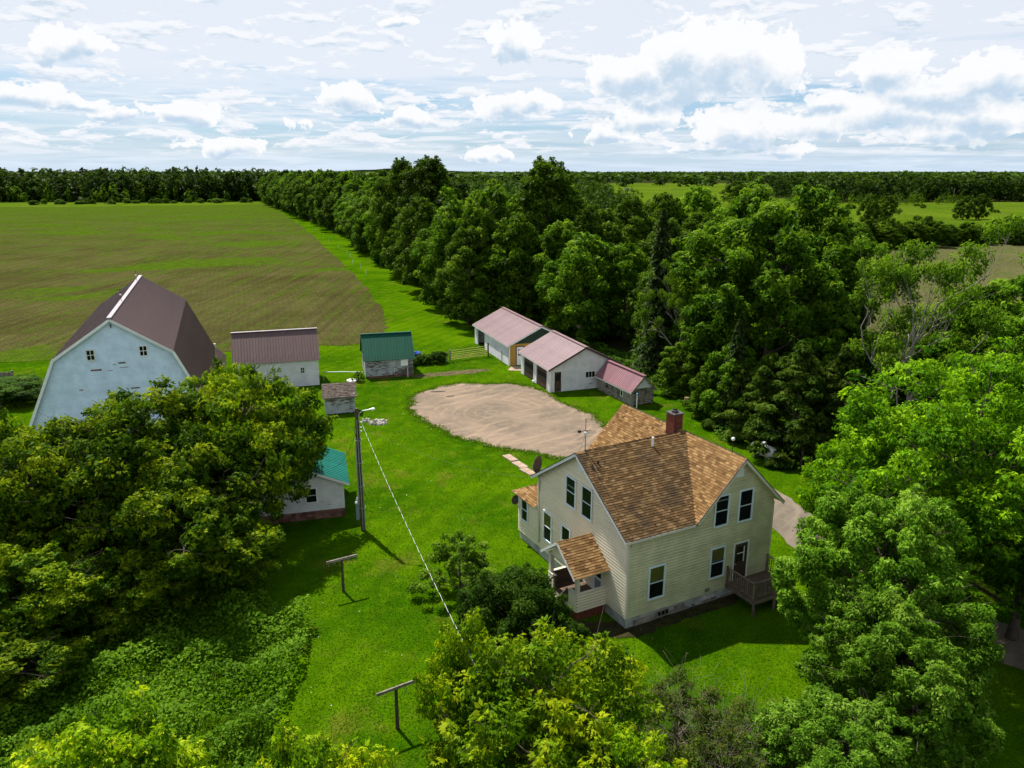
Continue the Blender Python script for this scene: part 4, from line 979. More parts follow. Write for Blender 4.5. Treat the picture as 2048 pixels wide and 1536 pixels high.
def garage_one():
    B = empty('long_garage', (-.35, 88.32, 0), 70, 'longer garage with yellow end wall, dark green gable and faded red roof', 'garage')
    W_, D = 8.1, 13.6; e, r = 2.6, 4.55
    F = Wall(B, (0, 0, 0), (1, 0, 0), (0, -1, 0)); L = Wall(B, (0, 0, 0), (0, 1, 0), (-1, 0, 0))
    p = [(0, 0), (W_, 0), (W_, e), (0, e)]
    F.core(p, M['yellow'], .12); F.clad(p, .165, M['yellow'], holes=((.85, 1.95, 0, 2.35),))
    F.core([(0, e), (W_, e), (W_ / 2, r - .04)], M['greengable'], .12, 'gable_wall')
    for i in range(26):
        u = .08 + i * (W_ - .16) / 26; uu = u + (W_ - .16) / 52; zt = e + (r - .06 - e) * (1 - abs(uu - W_ / 2) / (W_ / 2))
        if zt - e > .08: F.quadbox(MB(), u, u + (W_ - .16) / 26 - .012, e + .01, zt - .03, .0, .02).build('gable_board', M['greengable'], B)
    q = [(0, 0), (D, 0), (D, e), (0, e)]
    for (a, b) in ((.12, 9.3), (12.4, D)):
        L.core([(a, 0), (b, 0), (b, e), (a, e)], M['white_old'], .12); L.clad([(a if a > 1 else 0, 0), (b, 0), (b, e), (a if a > 1 else 0, e)], .135, M['white_old'])
    L.quadbox(MB(), 9.3, 12.4, 2.25, e, -.12, 0).build('header', M['white_old'], B)
    L.quadbox(MB(), 9.3, 12.4, 0.02, 2.25, -1.6, -1.55).build('opening_shade_sheet', M['dark'], B)  # dark sheet inside the opening, painted as the garage's inner shade
    for u in (9.22, 12.4): L.quadbox(MB(), u, u + .1, 0, 2.3, .02, .05).build('door_casing', M['trim'], B)
    MB().prism([(0, D, 0), (W_, D, 0), (W_, D, e), (W_ / 2, D, r - .05), (0, D, e)], (0, -.12, 0)).build('wall', M['white_old'], B)
    MB().box(W_ - .12, W_, .12, D - .12, 0, e).build('wall', M['white_old'], B)
    gable_y(B, W_, D, e, r, M['pink'], .3, .3)
    d = MB(); F.quadbox(d, .85, .97, 0, 2.35, 0, .05); F.quadbox(d, 1.83, 1.95, 0, 2.35, 0, .05); F.quadbox(d, .97, 1.83, 2.23, 2.35, 0, .048); dd = d.build('door_frame', M['browndoor'], B)
    F.quadbox(MB(), .97, 1.83, .02, 2.23, .002, .03).build('door', M['whiteplastic'], dd)
    for i in range(3):
        for j in range(3): F.quadbox(MB(), 1.13 + j * .19, 1.29 + j * .19, 1.15 + i * .28, 1.38 + i * .28, .031, .035).build('pane', M['dark'], dd)
    F.quadbox(MB(), 0, .1, 0, e, .04, .065).build('corner_trim', M['trim'], B)
    L.quadbox(MB(), 1.6, 1.68, 0, 1.5, .3, .38).build('leaning_stake', M['greywood'], B)
garage_one()
def cabin():
    rng = random.Random(4)
    B = empty('log_cabin', (11.88, 72.11, 0), 66, 'small whitewashed log cabin with red striped metal roof beside the garage', 'cabin')
    W_, D = 2.45, 6.6; e, r = 1.75, 3.0
    MB().box(.12, W_ - .08, .12, D - .12, -.05, e).build('chinking', M['chink'], B)
    k = 9
    for i in range(k):
        z = .1 + i * e / k; j = lambda: rng.uniform(-.02, .02)
        for (p, q) in (((.07 + j(), -.12 + j(), z), (.07 + j(), D + .12 + j(), z + j())), ((W_ - .07, -.1, z), (W_ - .07, D + .1, z))):
            MB().beam(p, q, .17 + rng.uniform(-.03, .02), e / k - .06 + rng.uniform(-.03, .0)).build('log', M['log'], B)
        for (p, q) in (((-.12 + j(), .07 + j(), z + .08), (.5, .07, z + .08)), ((1.5, .07, z + .08), (W_ + .12 + j(), .07, z + .08))) if i < k - 1 else (((-.12, .07, z + .06), (W_ + .12, .07, z + .06)),):
            MB().beam(p, q, .17, e / k - .06 + rng.uniform(-.03, 0)).build('log', M['log'], B)
    F = Wall(B, (0, .0, 0), (1, 0, 0), (0, -1, 0)); L = Wall(B, (0, 0, 0), (0, 1, 0), (-1, 0, 0))
    F.core([(0, e), (W_, e), (W_ / 2, r - .05)], M['white_old'], .1, 'gable_wall'); F.clad([(0, e), (W_, e), (W_ / 2 + .02, r - .08), (W_ / 2 - .02, r - .08)], .14, M['white_old'])
    MB().prism([(0, D, e), (W_, D, e), (W_ / 2, D, r - .05)], (0, -.1, 0)).build('gable_wall', M['white_old'], B)
    F.quadbox(MB(), 1.05, 1.25, 2.165, 2.5, .02, .03).build('loft_hole_shade', M['dark'], B)  # dark patch on the gable, painted as the shade in a hole
    for i in range(4): F.quadbox(MB(), .52 + i * .24, .74 + i * .24, .05, 1.6, .02, .06).build('door_plank', M['greywood'], B)
    L.window(1.55, 2.05, .55, 1.2, M['trim'], .07, 1, 1, d=.05); L.window(4.4, 4.95, .65, 1.4, M['greywood'], .06, 2, 1, d=.05)
    gable_y(B, W_, D, e, r, M['pinkstripe'], .3, .3, M['pinkstripe'], M['greywood'])
cabin()

# ------------------------------------------------------------------ smaller things
def sag(p, q, drop, n=14):
    p, q = Vector(p), Vector(q); return [p.lerp(q, i / n) - Vector((0, 0, drop * 4 * (i / n) * (1 - i / n))) for i in range(n + 1)]
def utility_pole():
    P = empty('utility_pole', (-9.67, 45.07, 0), 90, 'tall dark wooden utility pole with conduit on the lawn', 'utility pole')
    MB().tube([(0, 0, -.3), (.01, 0, 3), (-.02, 0, 6), (0, 0, 8.3)], [.16, .145, .125, .11], 12).build('pole', M['polewood'], P)
    MB().tube([(-.19, -.06, .9), (-.17, -.05, 4), (-.15, -.04, 6.4)], .04, 8).build('conduit', M['steel'], P)
    MB().tube([(.02, -.18, .1), (.02, -.17, 3), (0, -.15, 6), (0, -.13, 7.6)], .028, 8).build('conduit', M['steel'], P)
    MB().tube([(.15, -.08, .1), (.14, -.08, 3), (.12, -.06, 6.8)], .022, 8).build('conduit', M['greybox'], P)
    for z in (1.6, 3.1, 4.7, 6.2): MB().lathe([(.215, z), (.215, z + .035), (.20, z + .036), (.20, z)], 14).build('strap', M['steel'], P)
    b = MB().box(-.36, -.16, -.25, -.02, .85, 1.75).build('breaker_box', M['greybox'], P)
    m = MB().box(-.34, -.17, -.24, -.04, 1.78, 2.2).build('meter_box', M['greybox'], P)
    MB().lathe([(.09, 2.0), (.09, 2.12), (.03, 2.15)], 12, -.3, -.3).build('meter_glass', M['whiteplastic'], m)
    MB().lathe([(.06, 2.2), (.06, 2.34), (.02, 2.36)], 10, -.26, -.12).build('cap', M['whiteplastic'], m)
    for z in (7.45, 7.1, 6.85): MB().tube([(.1, -.06, z), (.28, -.1, z - .02)], .03, 7).build('insulator', M['steel'], P)
    MB().tube([(-.12, -.05, 6.4), (-.22, -.1, 6.9), (-.1, -.12, 7.2), (.05, -.14, 7.1)], .016, 6).build('service_loop', M['black'], P)
    MB().tube([(.05, -.13, 7.45), (.10, -.2, 6.6), (.12, -.2, 6.3), (.3, -.22, 6.2)], .016, 6).build('service_loop', M['black'], P)
    l = empty('street_lamp', (-9.6, 45.0, 7.75), 90, 'grey street lamp arm on top of the utility pole', 'street lamp')
    MB().tube([(.05, -.03, 0), (.12, -.06, .25), (.35, -.1, .45), (.9, -.15, .55)], .03, 8).build('arm', M['steel'], l)
    MB().lathe([(.02, .50), (.1, .52), (.13, .56), (.10, .64), (.03, .66)], 14, 1.0, -.16).build('lamp_head', M['whiteplastic'], l)
    MB().tube([(.8, -.14, .56), (1.1, -.17, .58)], .05, 8).build('ballast', M['steel'], l)
utility_pole()
def twisted(name, p, q, drop, label, r=.006, pitch=.8):
    W_ = empty(name, p, 90, label, 'wire'); o = Vector(p)
    pts = sag(p, q, drop, 24); L = sum((pts[i + 1] - pts[i]).length for i in range(24)); n = int(L / pitch * 7)
    def at(t):
        t *= 24; i = min(23, int(t)); return pts[i].lerp(pts[i + 1], t - i)
    for k, m in ((0, M['whiteplastic']), (1, M['black'])):
        c = []
        for i in range(n + 1):
            a = 2 * math.pi * i / 7 + math.pi * k; c.append(at(i / n) - o + Vector((math.cos(a) * r, 0, math.sin(a) * r)))
        MB().tube(c, r * 1.0, 5).build('strand', m, W_)
twisted('service_cable', (-9.4, 44.95, 7.45), (-1.1, 21.9, 6.3), .35, 'black and white twisted service cable running from pole toward the front trees')
def wire(name, p, q, drop, label, r=.012, m='black'):
    o = MB(); o.tube([v - Vector(p) for v in sag(p, q, drop)], r, 5); w = o.build(name, M[m]); w.location = p; tag(w, label, 'wire')
wire('overhead_wire', (-9.4, 45.0, 7.1), hp(-.1, 8.75, 5.1), .7, 'thin grey overhead wire from the utility pole to the house', .005, 'twig')
wire('overhead_wire', (-9.8, 45.0, 6.6), (-12.0, 47.4, 3.4), .5, 'thin black wire from the utility pole down to the teal roofed shed', .009)
wire('overhead_wire', (-9.8, 45.15, 6.7), (-17.6, 69.4, 1.9), .6, 'thin black wire from the utility pole back to the tiny mossy shed', .008)

def clothes_post(loc, az, label):
    P = empty('clothesline_post', loc, az, label, 'clothesline post', 'clothesline posts on the lawn')
    MB().tube([(0, 0, -.2), (0, 0, 1), (.01, 0, 2.0)], [.085, .075, .07], 9).build('post', M['polewood'], P)
    MB().beam((-.85, -.05, 1.98), (.85, -.05, 2.02), .06, .13).build('crossbar', M['greywood'], P)
    for x in (-.75, -.4, .4, .75): MB().tube([(x, -.05, 1.93), (x, -.05, 1.80), (x + .04, -.05, 1.76)], .012, 5).build('hook', M['steel'], P)
    MB().tube([(.45, 0, 1.92), (.46, .02, 1.5)], .014, 5).build('loose_line', M['twig'], P)
clothes_post((-9.37, 37.61, 0), 62, 'wooden T-shaped clothesline post in the tree shade farther up the lawn')
clothes_post((-4.8, 26.81, 0), 60, 'wooden T-shaped clothesline post in the sun nearest the camera')

def gate():
    p, q = Vector((-7.6, 90.5, 0)), Vector((-3.0, 93.2, 0)); d = (q - p); L = d.length; az = math.degrees(math.atan2(d.x, d.y))
    G_ = empty('farm_gate', p, az, 'dull yellow tubular farm gate beside the long garage', 'gate')
    for z in (.22, .42, .62, .84, 1.08, 1.35): MB().tube([(.12, 0, z), (L - .1, 0, z)], .03, 8).build('bar', M['gatepaint'], G_)
    for x in (.12, L * .36, L * .68, L - .1): MB().tube([(x, 0, .2), (x, 0, 1.37)], .03, 8).build('upright', M['gatepaint'], G_)
    for i, (pt, h) in enumerate(((p, 1.55), (q, 1.75))):
        o = MB(); o.tube([(0, 0, -.2), (0, 0, h)], [.1, .085], 9); w = o.build('gate_post', M['greywood' if i == 0 else 'polewood']); w.location = pt
        tag(w, ('short grey wooden gate post at the left end of the yellow gate', 'dark wooden gate post against the long garage')[i], 'post')
gate()
def fence():
    F = empty('wire_fence', (-13.0, 88.6, 0), 72, 'low wire fence with leaning posts between green shed and gate', 'fence')
    for x, h, t in ((.2, 1.1, .05), (1.8, 1.2, -.04), (3.6, 1.15, .08), (5.2, 1.3, .3)): MB().tube([(x, 0, -.1), (x + t, 0, h)], .05, 7).build('post', M['greywood'], F)
    for z in (.35, .6, .85): MB().tube([(.2, 0, z), (1.8, 0, z + .02), (3.6, 0, z), (5.4, 0, z + .03)], .012, 5).build('strand', M['steel'], F)
    MB().beam((3.7, -.05, .45), (5.3, -.05, 1.15), .04, .1).build('loose_board', M['greywood'], F)
fence()
rl = MB(); rl.tube([(0, 0, 1.0), (2, .05, 1.02), (4.4, .1, 1.0)], .04, 7); o = rl.build('pipe_rail', M['steel']); o.location = (-21.0, 81.6, 0); tag(o, 'pale horizontal pipe rail between the long shed and the green roofed shed', 'rail')
for k, x in enumerate((.05, 4.3)):
    MB().tube([(x, .02, 0), (x, .02, 1.0)], .035, 6).build('leg', M['steel'], o)

def atv():
    A = empty('quad_bike', (-12.4, 92.6, 0), 100, 'small blue quad bike parked behind the green roofed shed', 'quad bike')
    wh = MB()
    pr = [(.10, -.11), (.24, -.12), (.28, -.06), (.28, .06), (.24, .12), (.10, .11)]
    for (x, y) in ((-.55, -.42), (-.55, .42), (.6, -.42), (.6, .42)):
        t = MB().lathe(pr, 14); t.v = [(x + a, y + c_, .28 + b) for a, b, c_ in t.v]; t.build('wheel', M['black'], A, True)
    MB().prism([(-.8, -.22, .4), (.85, -.22, .42), (.9, -.22, .62), (.4, -.22, .82), (.05, -.22, .66), (-.5, -.22, .72), (-.85, -.22, .62)], (0, .44, 0)).build('body', M['bluepaint'], A)
    for y in (-.45, .45):
        for x in (-.58, .6): MB().prism([(x - .32, y - .14, .55), (x - .15, y - .14, .66), (x + .18, y - .14, .66), (x + .34, y - .14, .52), (x + .16, y - .14, .62), (x - .15, y - .14, .62)], (0, .28, 0)).build('mudguard', M['bluepaint'], A)
    MB().prism([(-.55, -.15, .72), (.05, -.15, .70), (.0, -.15, .80), (-.5, -.15, .84)], (0, .3, 0)).build('seat', M['black'], A)
    MB().tube([(.35, -.35, .98), (.42, -.1, .95), (.42, .1, .95), (.35, .35, .98)], .02, 6).build('handlebar', M['black'], A)
    MB().box(.65, .72, -.15, .15, .58, .70).build('headlight', M['whiteplastic'], A)
    MB().tube([(.9, -.3, .72), (.6, -.3, .74)], .015, 5).build('rack', M['black'], A); MB().tube([(.9, .3, .72), (.6, .3, .74)], .015, 5).build('rack', M['black'], A)
atv()
rg = random.Random(17)
def rough_slab(name, loc, sx, sy, h, rot, mat, label, cat, group=None):
    n = 9; pts = [(sx * math.cos(2 * math.pi * i / n + .3) * rg.uniform(.8, 1.1), sy * math.sin(2 * math.pi * i / n + .3) * rg.uniform(.8, 1.1), -.03) for i in range(n)]
    o = MB().prism(pts, (0, 0, h + .03)).build(name, mat); o.location = loc; o.rotation_euler = (0, 0, rot); return tag(o, label, cat, group)
for i, ((x, y), lb) in enumerate((((-.15, 57.9), 'farthest of three pinkish stepping slabs behind the house'), ((.62, 56.4), 'middle of three pinkish stepping slabs behind the house'), ((1.25, 55.0), 'nearest of three pinkish stepping slabs behind the house'))):
    o = MB().prism([(-.32, -.75, -.03), (.36, -.72, -.03), (.33, .72, -.03), (-.36, .74, -.03)], (0, 0, .10)).build('stepping_slab', M['slab']); o.location = (x, y, 0); o.rotation_euler = (0, 0, rad(28 + i * 2)); tag(o, lb, 'slab', 'stepping slabs behind the house')
def stone_pile(loc, n, r, label, mat='rock'):
    P = empty('stone_pile', loc, 90, label, 'stones')
    for i in range(n):
        a = rg.uniform(0, 6.28); d = r * math.sqrt(rg.random()); s_ = rg.uniform(.07, .2)
        k = 7; mb = MB(); pts = [(d * math.cos(a) + s_ * math.cos(6.28 * j / k) * rg.uniform(.7, 1.2), d * math.sin(a) + s_ * math.sin(6.28 * j / k) * rg.uniform(.7, 1.2), 0) for j in range(k)]
        c = (d * math.cos(a), d * math.sin(a)); h = s_ * rg.uniform(.5, .9) + .12 * (1 - d / r)
        base = len(mb.v); mb.v += [(x, y, -.02) for x, y, _ in pts] + [(c[0] + (x - c[0]) * .6, c[1] + (y - c[1]) * .6, h) for x, y, _ in pts]
        for j in range(k): m = (j + 1) % k; mb.f.append((j, m, k + m, k + j))
        mb.f.append(tuple(range(k, 2 * k))); mb.build('stone', M[mat], P)
stone_pile((-12.4, 67.0, 0), 45, .85, 'round heap of pale grey stones on the lawn behind the pole')
stone_pile((-13.7, 67.6, 0), 10, .5, 'few flat stones in the grass left of the stone heap')
o = MB().lathe([(.5, -.02), (.62, .0), (.62, .14), (.5, .17), (.06, .18)], 20).build('well_cover', M['whiteplastic']); o.location = (-17.75, 81.5, 0); tag(o, 'round white well cover in the grass before the green roofed shed', 'well cover')
rough_slab('puddle', (-7.9, 77.3, .006), .9, .3, .004, .1, m_plain('wet_mud', (.05, .035, .025), .25, .3, 3), 'dark wet patch at the edge of the gravel yard', 'puddle')
rough_slab('puddle', (-6.4, 75.6, .006), .5, .2, .004, .3, bpy.data.materials['wet_mud'], 'small brown wet patch inside the gravel yard', 'puddle')

P = empty('standpipe', (12.3, 71.6, 0), 90, 'thin white standpipe with blue cap beside the log cabin door', 'pipe')
MB().tube([(0, 0, -.1), (0, 0, 1.35)], .05, 8).build('pipe', M['whiteplastic'], P); MB().lathe([(.09, 1.33), (.11, 1.42), (.06, 1.5), (.01, 1.52)], 10).build('cap', m_plain('sky_blue_cap', (.12, .35, .6), .4, .05, 3), P)
P = empty('yard_lamp', (17.9, 58.0, 0), 90, 'black yard lamp post with white globe behind the house', 'lamp post')
MB().tube([(0, 0, -.1), (0, 0, 1.5)], .035, 8).build('post', M['black'], P)
MB().lathe([(.03, 1.48), (.12, 1.52), (.16, 1.62), (.12, 1.73), (.03, 1.78)], 14).build('globe', M['whiteplastic'], P, True)
def tank():
    T = empty('propane_tank', (20.4, 57.9, 0), 150, 'white propane tank half hidden by the dark cedars', 'propane tank')
    n = 14; prof = [(-1.25, .02), (-1.2, .25), (-1.05, .42), (-.85, .5), (.85, .5), (1.05, .42), (1.2, .25), (1.25, .02)]
    mb = MB()
    for x, r in prof: mb.v += [(x, r * math.cos(6.2832 * k / n), .72 + r * math.sin(6.2832 * k / n)) for k in range(n)]
    for i in range(len(prof) - 1):
        for k in range(n): m = (k + 1) % n; mb.f.append((i * n + k, i * n + m, (i + 1) * n + m, (i + 1) * n + k))
    mb.build('shell', M['whiteplastic'], T, True)
    for x in (-.6, .6): MB().box(x - .06, x + .06, -.4, .4, -.03, .3).build('saddle', M['concrete'], T)
    MB().lathe([(.2, 1.2), (.2, 1.38), (.16, 1.43), (.02, 1.44)], 14).build('dome', M['whiteplastic'], T)
tank()
for i, (x, y, r, l, a, lb) in enumerate(((17.4, 72.4, .28, .9, 0, 'short upright log under the trees right of the cabin'), (18.0, 71.9, .24, 1.3, 1, 'leaning log under the trees right of the cabin'))):
    o = MB().tube([(0, 0, -.05), (.55 * l * (a * .8), .1 * a, l * (.9 if not a else .55))], [r, r * .92], 10).build('log', M['rawwood']); o.location = (x, y, 0); tag(o, lb, 'log')
rough_slab('scrap_sheet', (-7.1, 127.3, 0), .8, .35, .35, .4, M['whiteplastic'], 'white scrap lying under the treeline behind the long garage', 'scrap')
stone_pile((-5.4, 121.0, 0), 16, .9, 'pale junk and stones at the treeline behind the long garage', 'whiteplastic')
stone_pile((-14.2, 138.6, 0), 20, 1.2, 'reddish dirt and stone heap at the end of the mown strip', 'stone')
w = empty('board_wagon', (-55.2, 79.5, 0), 80, 'grey wooden board pen at the left edge beyond the hedge', 'pen')
for i in range(7): MB().box(-.4 + i * .2, -.22 + i * .2, -.03, .03, .1, 1.5 + (i % 2) * .05).build('board', M['greywood'], w)
for z in (.5, 1.2): MB().box(-.5, 1.1, .03, .09, z, z + .1).build('rail', M['greywood'], w)
o = MB().box(.95, 1.08, -.06, .1, -.1, 1.7).build('post', M['greywood'], w)
for i, (x, y) in enumerate(((-37, 172), (-40.5, 184), (-45, 198), (-50, 214), (-56.5, 232), (-64, 252), (-71.5, 276), (-81, 304), (-44, 192), (-47.5, 206))):
    o = MB().tube([(0, 0, -.2), (.02, .01, 1.05)], .05, 6).build('fence_post', M['trim']); o.location = (x + 4, y, 0); tag(o, 'thin pale fence post in the grass strip along the treeline', 'post', 'fence posts along the treeline')
P = empty('far_utility_pole', (342, 606, 0), 60, 'thin pale utility pole by the far road on the right', 'utility pole')
MB().tube([(0, 0, -.5), (0, 0, 9.5)], [.32, .24], 8).build('pole', M['bark_pale'], P); MB().beam((-1.1, 0, 8.9), (1.1, 0, 8.9), .15, .2).build('crossarm', M['bark_pale'], P)
sheet('far_road', [(330, 603), (700, 640), (700, 648), (330, 609)], .03, MG_brown)

# ------------------------------------------------------------------ foliage
def unit(a): return a / np.maximum(np.linalg.norm(a, axis=-1, keepdims=True), 1e-6)
def quad_mesh(name, V, tone, mat):
    """V (n,4,3) separate leaf-shaped quads, tone (n,)"""
    n = len(V); me = bpy.data.meshes.new(name)
    me.vertices.add(4 * n); me.vertices.foreach_set('co', np.ascontiguousarray(V, dtype=np.float32).ravel())
    me.loops.add(4 * n); me.loops.foreach_set('vertex_index', np.arange(4 * n, dtype=np.int32))
    me.polygons.add(n); me.polygons.foreach_set('loop_start', np.arange(0, 4 * n, 4, dtype=np.int32))
    me.update(calc_edges=True)
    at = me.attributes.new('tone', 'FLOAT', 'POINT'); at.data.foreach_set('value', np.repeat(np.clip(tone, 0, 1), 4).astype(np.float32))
    me.materials.append(mat); return me
def leaf_quads(P, nrm, tip, size, wr=.5, fold=.12):
    n = unit(nrm); t = unit(tip - n * np.sum(tip * n, axis=1, keepdims=True)); b = np.cross(n, t)
    s = size[:, None]
    V = np.empty((len(P), 4, 3)); V[:, 0] = P - t * s * .5; V[:, 2] = P + t * s * .5 - n * s * .10
    V[:, 1] = P + b * s * wr / 2 + n * s * fold - t * s * .06; V[:, 3] = P - b * s * wr / 2 + n * s * fold - t * s * .06
    return V
def clump_leaves(rng, C, R, total, size, K=1, flat=.72, up=.5, droop=.3, spread=.5, shell=.5, tv=.12, cv=.13, tb=.32, wr=.5):
    C = np.asarray(C, float); R = np.asarray(R, float)
    m = total // K; pr = R ** 2 / np.sum(R ** 2); idx = rng.choice(len(C), m, p=pr)
    u = rng.normal(size=(m, 3)); u[:, 2] += .35; u = unit(u); rr = rng.random(m) ** shell
    P = C[idx] + (R[idx] * rr)[:, None] * u * np.array([1, 1, flat])
    nrm = u * .5 + np.array([0, 0, up]) + rng.normal(0, spread, (m, 3))
    tip = u * np.array([1, 1, .15]) + rng.normal(0, .45, (m, 3)) + np.array([0, 0, -droop])
    ct = np.clip(rng.normal(.42, cv, len(C)), .05, .9)[idx]
    tone = ct + rng.normal(0, tv, m) + tb * (rr * u[:, 2])  # upper leaves lighter: new growth, and sunlit clump tops put into the colour
    sz = size * np.clip(np.exp(rng.normal(0, .32, m)), .45, 1.9)
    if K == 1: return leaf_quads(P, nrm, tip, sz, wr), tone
    n = unit(nrm); t = unit(tip - n * np.sum(tip * n, axis=1, keepdims=True)); b = np.cross(n, t)
    out = []; tn = []
    for k in range(K):
        a = (k - (K - 1) / 2) * (2.4 / K) + rng.normal(0, .18, m)
        dr = t * np.cos(a)[:, None] + b * np.sin(a)[:, None] + np.array([0, 0, -.25]) * rng.random(m)[:, None]
        q = P + dr * (sz * .85)[:, None]
        out.append(leaf_quads(q, n + rng.normal(0, .22, (m, 3)), dr, sz * rng.uniform(.8, 1.1, m), wr)); tn.append(tone + rng.normal(0, .05, m))
    return np.concatenate(out), np.concatenate(tn)
def crown_clumps(rng, n, h, r, base, prof='round', cr=(.24, .36), lob=.22, shoots=0.0):
    C = []; R = []
    ph = rng.random(4) * 6.28
    for i in range(n):
        if prof == 'ellip':     # clumps over the skin of a lobed egg, open only underneath
            zz = 1 - 1.72 * (i + rng.random()) / n; ang = i * 2.39996 + rng.normal(0, .2); p = math.sqrt(max(0, 1 - zz * zz))
            f = (1 + lob * math.sin(3 * ang + ph[0] + 2 * zz) + lob * .7 * math.sin(5 * ang + ph[1] - 4 * zz)) * rng.uniform(.66, .95); f = min(f, 1.05)
            k = r * rng.uniform(*cr); hc = (h + base) / 2; hv = (h - base) / 2
            C.append((r * p * f * math.cos(ang), r * p * f * math.sin(ang), hc + (hv - k * .4) * zz * min(1.04, f + .08))); R.append(k)
            if shoots and rng.random() < shoots: C.append(tuple(np.array(C[-1]) + unit(np.array([p * math.cos(ang), p * math.sin(ang), max(zz, 0) + .5])) * k * rng.uniform(.7, 1.0))); R.append(k * rng.uniform(.28, .45))
            continue
        t = (i + rng.random()) / n; ang = i * 2.39996 + rng.normal(0, .25)
        if prof == 'round': p = math.sin(math.pi * min(1, t * .90 + .10)) ** .62
        elif prof == 'tall': p = math.sin(math.pi * min(1, t * .84 + .14)) ** .55 * (1 - .12 * t)
        elif prof == 'cone': p = (1 - t) ** .8 * .95 + .06
        elif prof == 'dome': p = math.cos(t * 1.45) ** .55
        else: p = 1
        p *= 1 + lob * math.sin(3 * ang + ph[0] + 2 * t) + lob * .7 * math.sin(5 * ang + ph[1] - 5 * t)
        q = r * p * (.35 + .62 * rng.random() ** .45)
        k = r * rng.uniform(*cr) * (.62 + .5 * p)
        z = base + (h - base - k * .55) * t
        C.append((q * math.cos(ang), q * math.sin(ang), z)); R.append(k)
        if shoots and rng.random() < shoots:      # a leading shoot standing out of the clump
            s_ = k * rng.uniform(.85, 1.15); C.append((q * math.cos(ang) * (1 + .10 * rng.random()), q * math.sin(ang) * (1 + .10 * rng.random()), z + s_ * .75)); R.append(k * rng.uniform(.28, .45))
    return np.array(C), np.array(R)
def wood_mesh(name, rng, C, h, base, tr, nl, mat, lean=(0, 0), limb_r=.3, twigs=0):
    mb = MB()
    top = h * .86; pts = []; n = 7
    for i in range(n + 1):
        t = i / n; pts.append(Vector((lean[0] * t + rng.normal(0, .02 * h * .3) * (t > 0), lean[1] * t + rng.normal(0, .02 * h * .3) * (t > 0), -.3 + (top + .3) * t)))
    mb.tube(pts, [tr * (1.35 if i == 0 else 1) * (1 - .82 * i / n) for i in range(n + 1)], 8)
    sel = rng.choice(len(C), min(nl, len(C)), replace=False)
    for j in sel:
        c = Vector(C[j]); zs = max(base * .55, min(top * .9, c.z - rng.uniform(.25, .55) * math.hypot(c.x, c.y) - .2)); t = (zs + .3) / (top + .3)
        k = min(n - 1, int(t * n)); s = pts[k].lerp(pts[k + 1], t * n - k)
        r0 = tr * (1 - .82 * t) * rng.uniform(.35, .6)
        mid = s.lerp(c, .5) + Vector((rng.normal(0, .06), rng.normal(0, .06), .12)) * (c - s).length
        q1 = s.lerp(mid, .5) + Vector(rng.normal(0, .03, 3)) * (c - s).length; q2 = mid.lerp(c, .55) + Vector(rng.normal(0, .04, 3)) * (c - s).length
        mb.tube([s, q1, mid, q2, c], [r0, r0 * .8, r0 * .6, r0 * .4, r0 * .18], 5, False)
        for _ in range(twigs):
            e = c + Vector(rng.normal(0, 1, 3)).normalized() * rng.uniform(.6, 1.5); e.z += .3
            m2 = q2.lerp(e, .5) + Vector(rng.normal(0, .12, 3))
            mb.tube([q2, m2, e], [r0 * .35, r0 * .22, r0 * .08 + .004], 4, False)
    return mb.mesh(name, mat, True)

LF = {
 'elder': m_leaf('box_elder_leaves', (.020, .058, .002), (.080, .172, .004), (.34, .43, .010)),
 'yellow': m_leaf('yellow_green_new_leaves', (.05, .14, .003), (.18, .33, .005), (.50, .58, .012)),
 'apple': m_leaf('apple_leaves', (.036, .100, .005), (.115, .255, .013), (.27, .43, .05)),
 'locust': m_leaf('locust_leaves', (.026, .085, .003), (.090, .225, .005), (.28, .48, .012)),
 'maple': m_leaf('maple_leaves', (.026, .064, .004), (.078, .165, .007), (.19, .30, .02)),
 'dark': m_leaf('dark_leaves', (.022, .050, .003), (.056, .115, .006), (.13, .21, .014), .38),
 'light': m_leaf('light_maple_leaves', (.027, .075, .004), (.088, .20, .008), (.21, .35, .022)),
 'spruce': m_leaf('spruce_needles', (.016, .036, .010), (.040, .075, .018), (.08, .125, .03), .2),
 'cedar': m_leaf('cedar_fronds', (.020, .048, .005), (.054, .105, .010), (.125, .185, .022), .3),
 'bush': m_leaf('lilac_leaves', (.016, .046, .004), (.048, .112, .008), (.12, .22, .022)),
 'bramble': m_leaf('bramble_leaves', (.026, .068, .003), (.10, .215, .008), (.21, .37, .025)),
 'far': m_leaf('far_wood_leaves', (.018, .042, .005), (.040, .085, .008), (.07, .13, .014), .3),
 'dry': m_leaf('sparse_shrub_leaves', (.035, .065, .008), (.075, .125, .012), (.15, .14, .03)),
 'grass': m_leaf('grass_blades', (.028, .085, .001), (.052, .135, .0015), (.13, .20, .006), .3),
}
def decid(seed, h, r, base, nc, nleaf, size, leaf, K=1, prof='round', tr=.25, nl=14, bark='bark', twigs=0, cr=(.17, .30), lob=.24, shoots=.6, **kw):
    rng = np.random.default_rng(seed)
    C, R = crown_clumps(rng, nc, h, r, base, prof, cr, lob, shoots)
    V, tone = clump_leaves(rng, C, R, nleaf, size, K, **kw)
    return wood_mesh('trunk', rng, C, h, base, tr, nl, M[bark], twigs=twigs), quad_mesh('crown', V, tone, LF[leaf]), h, r
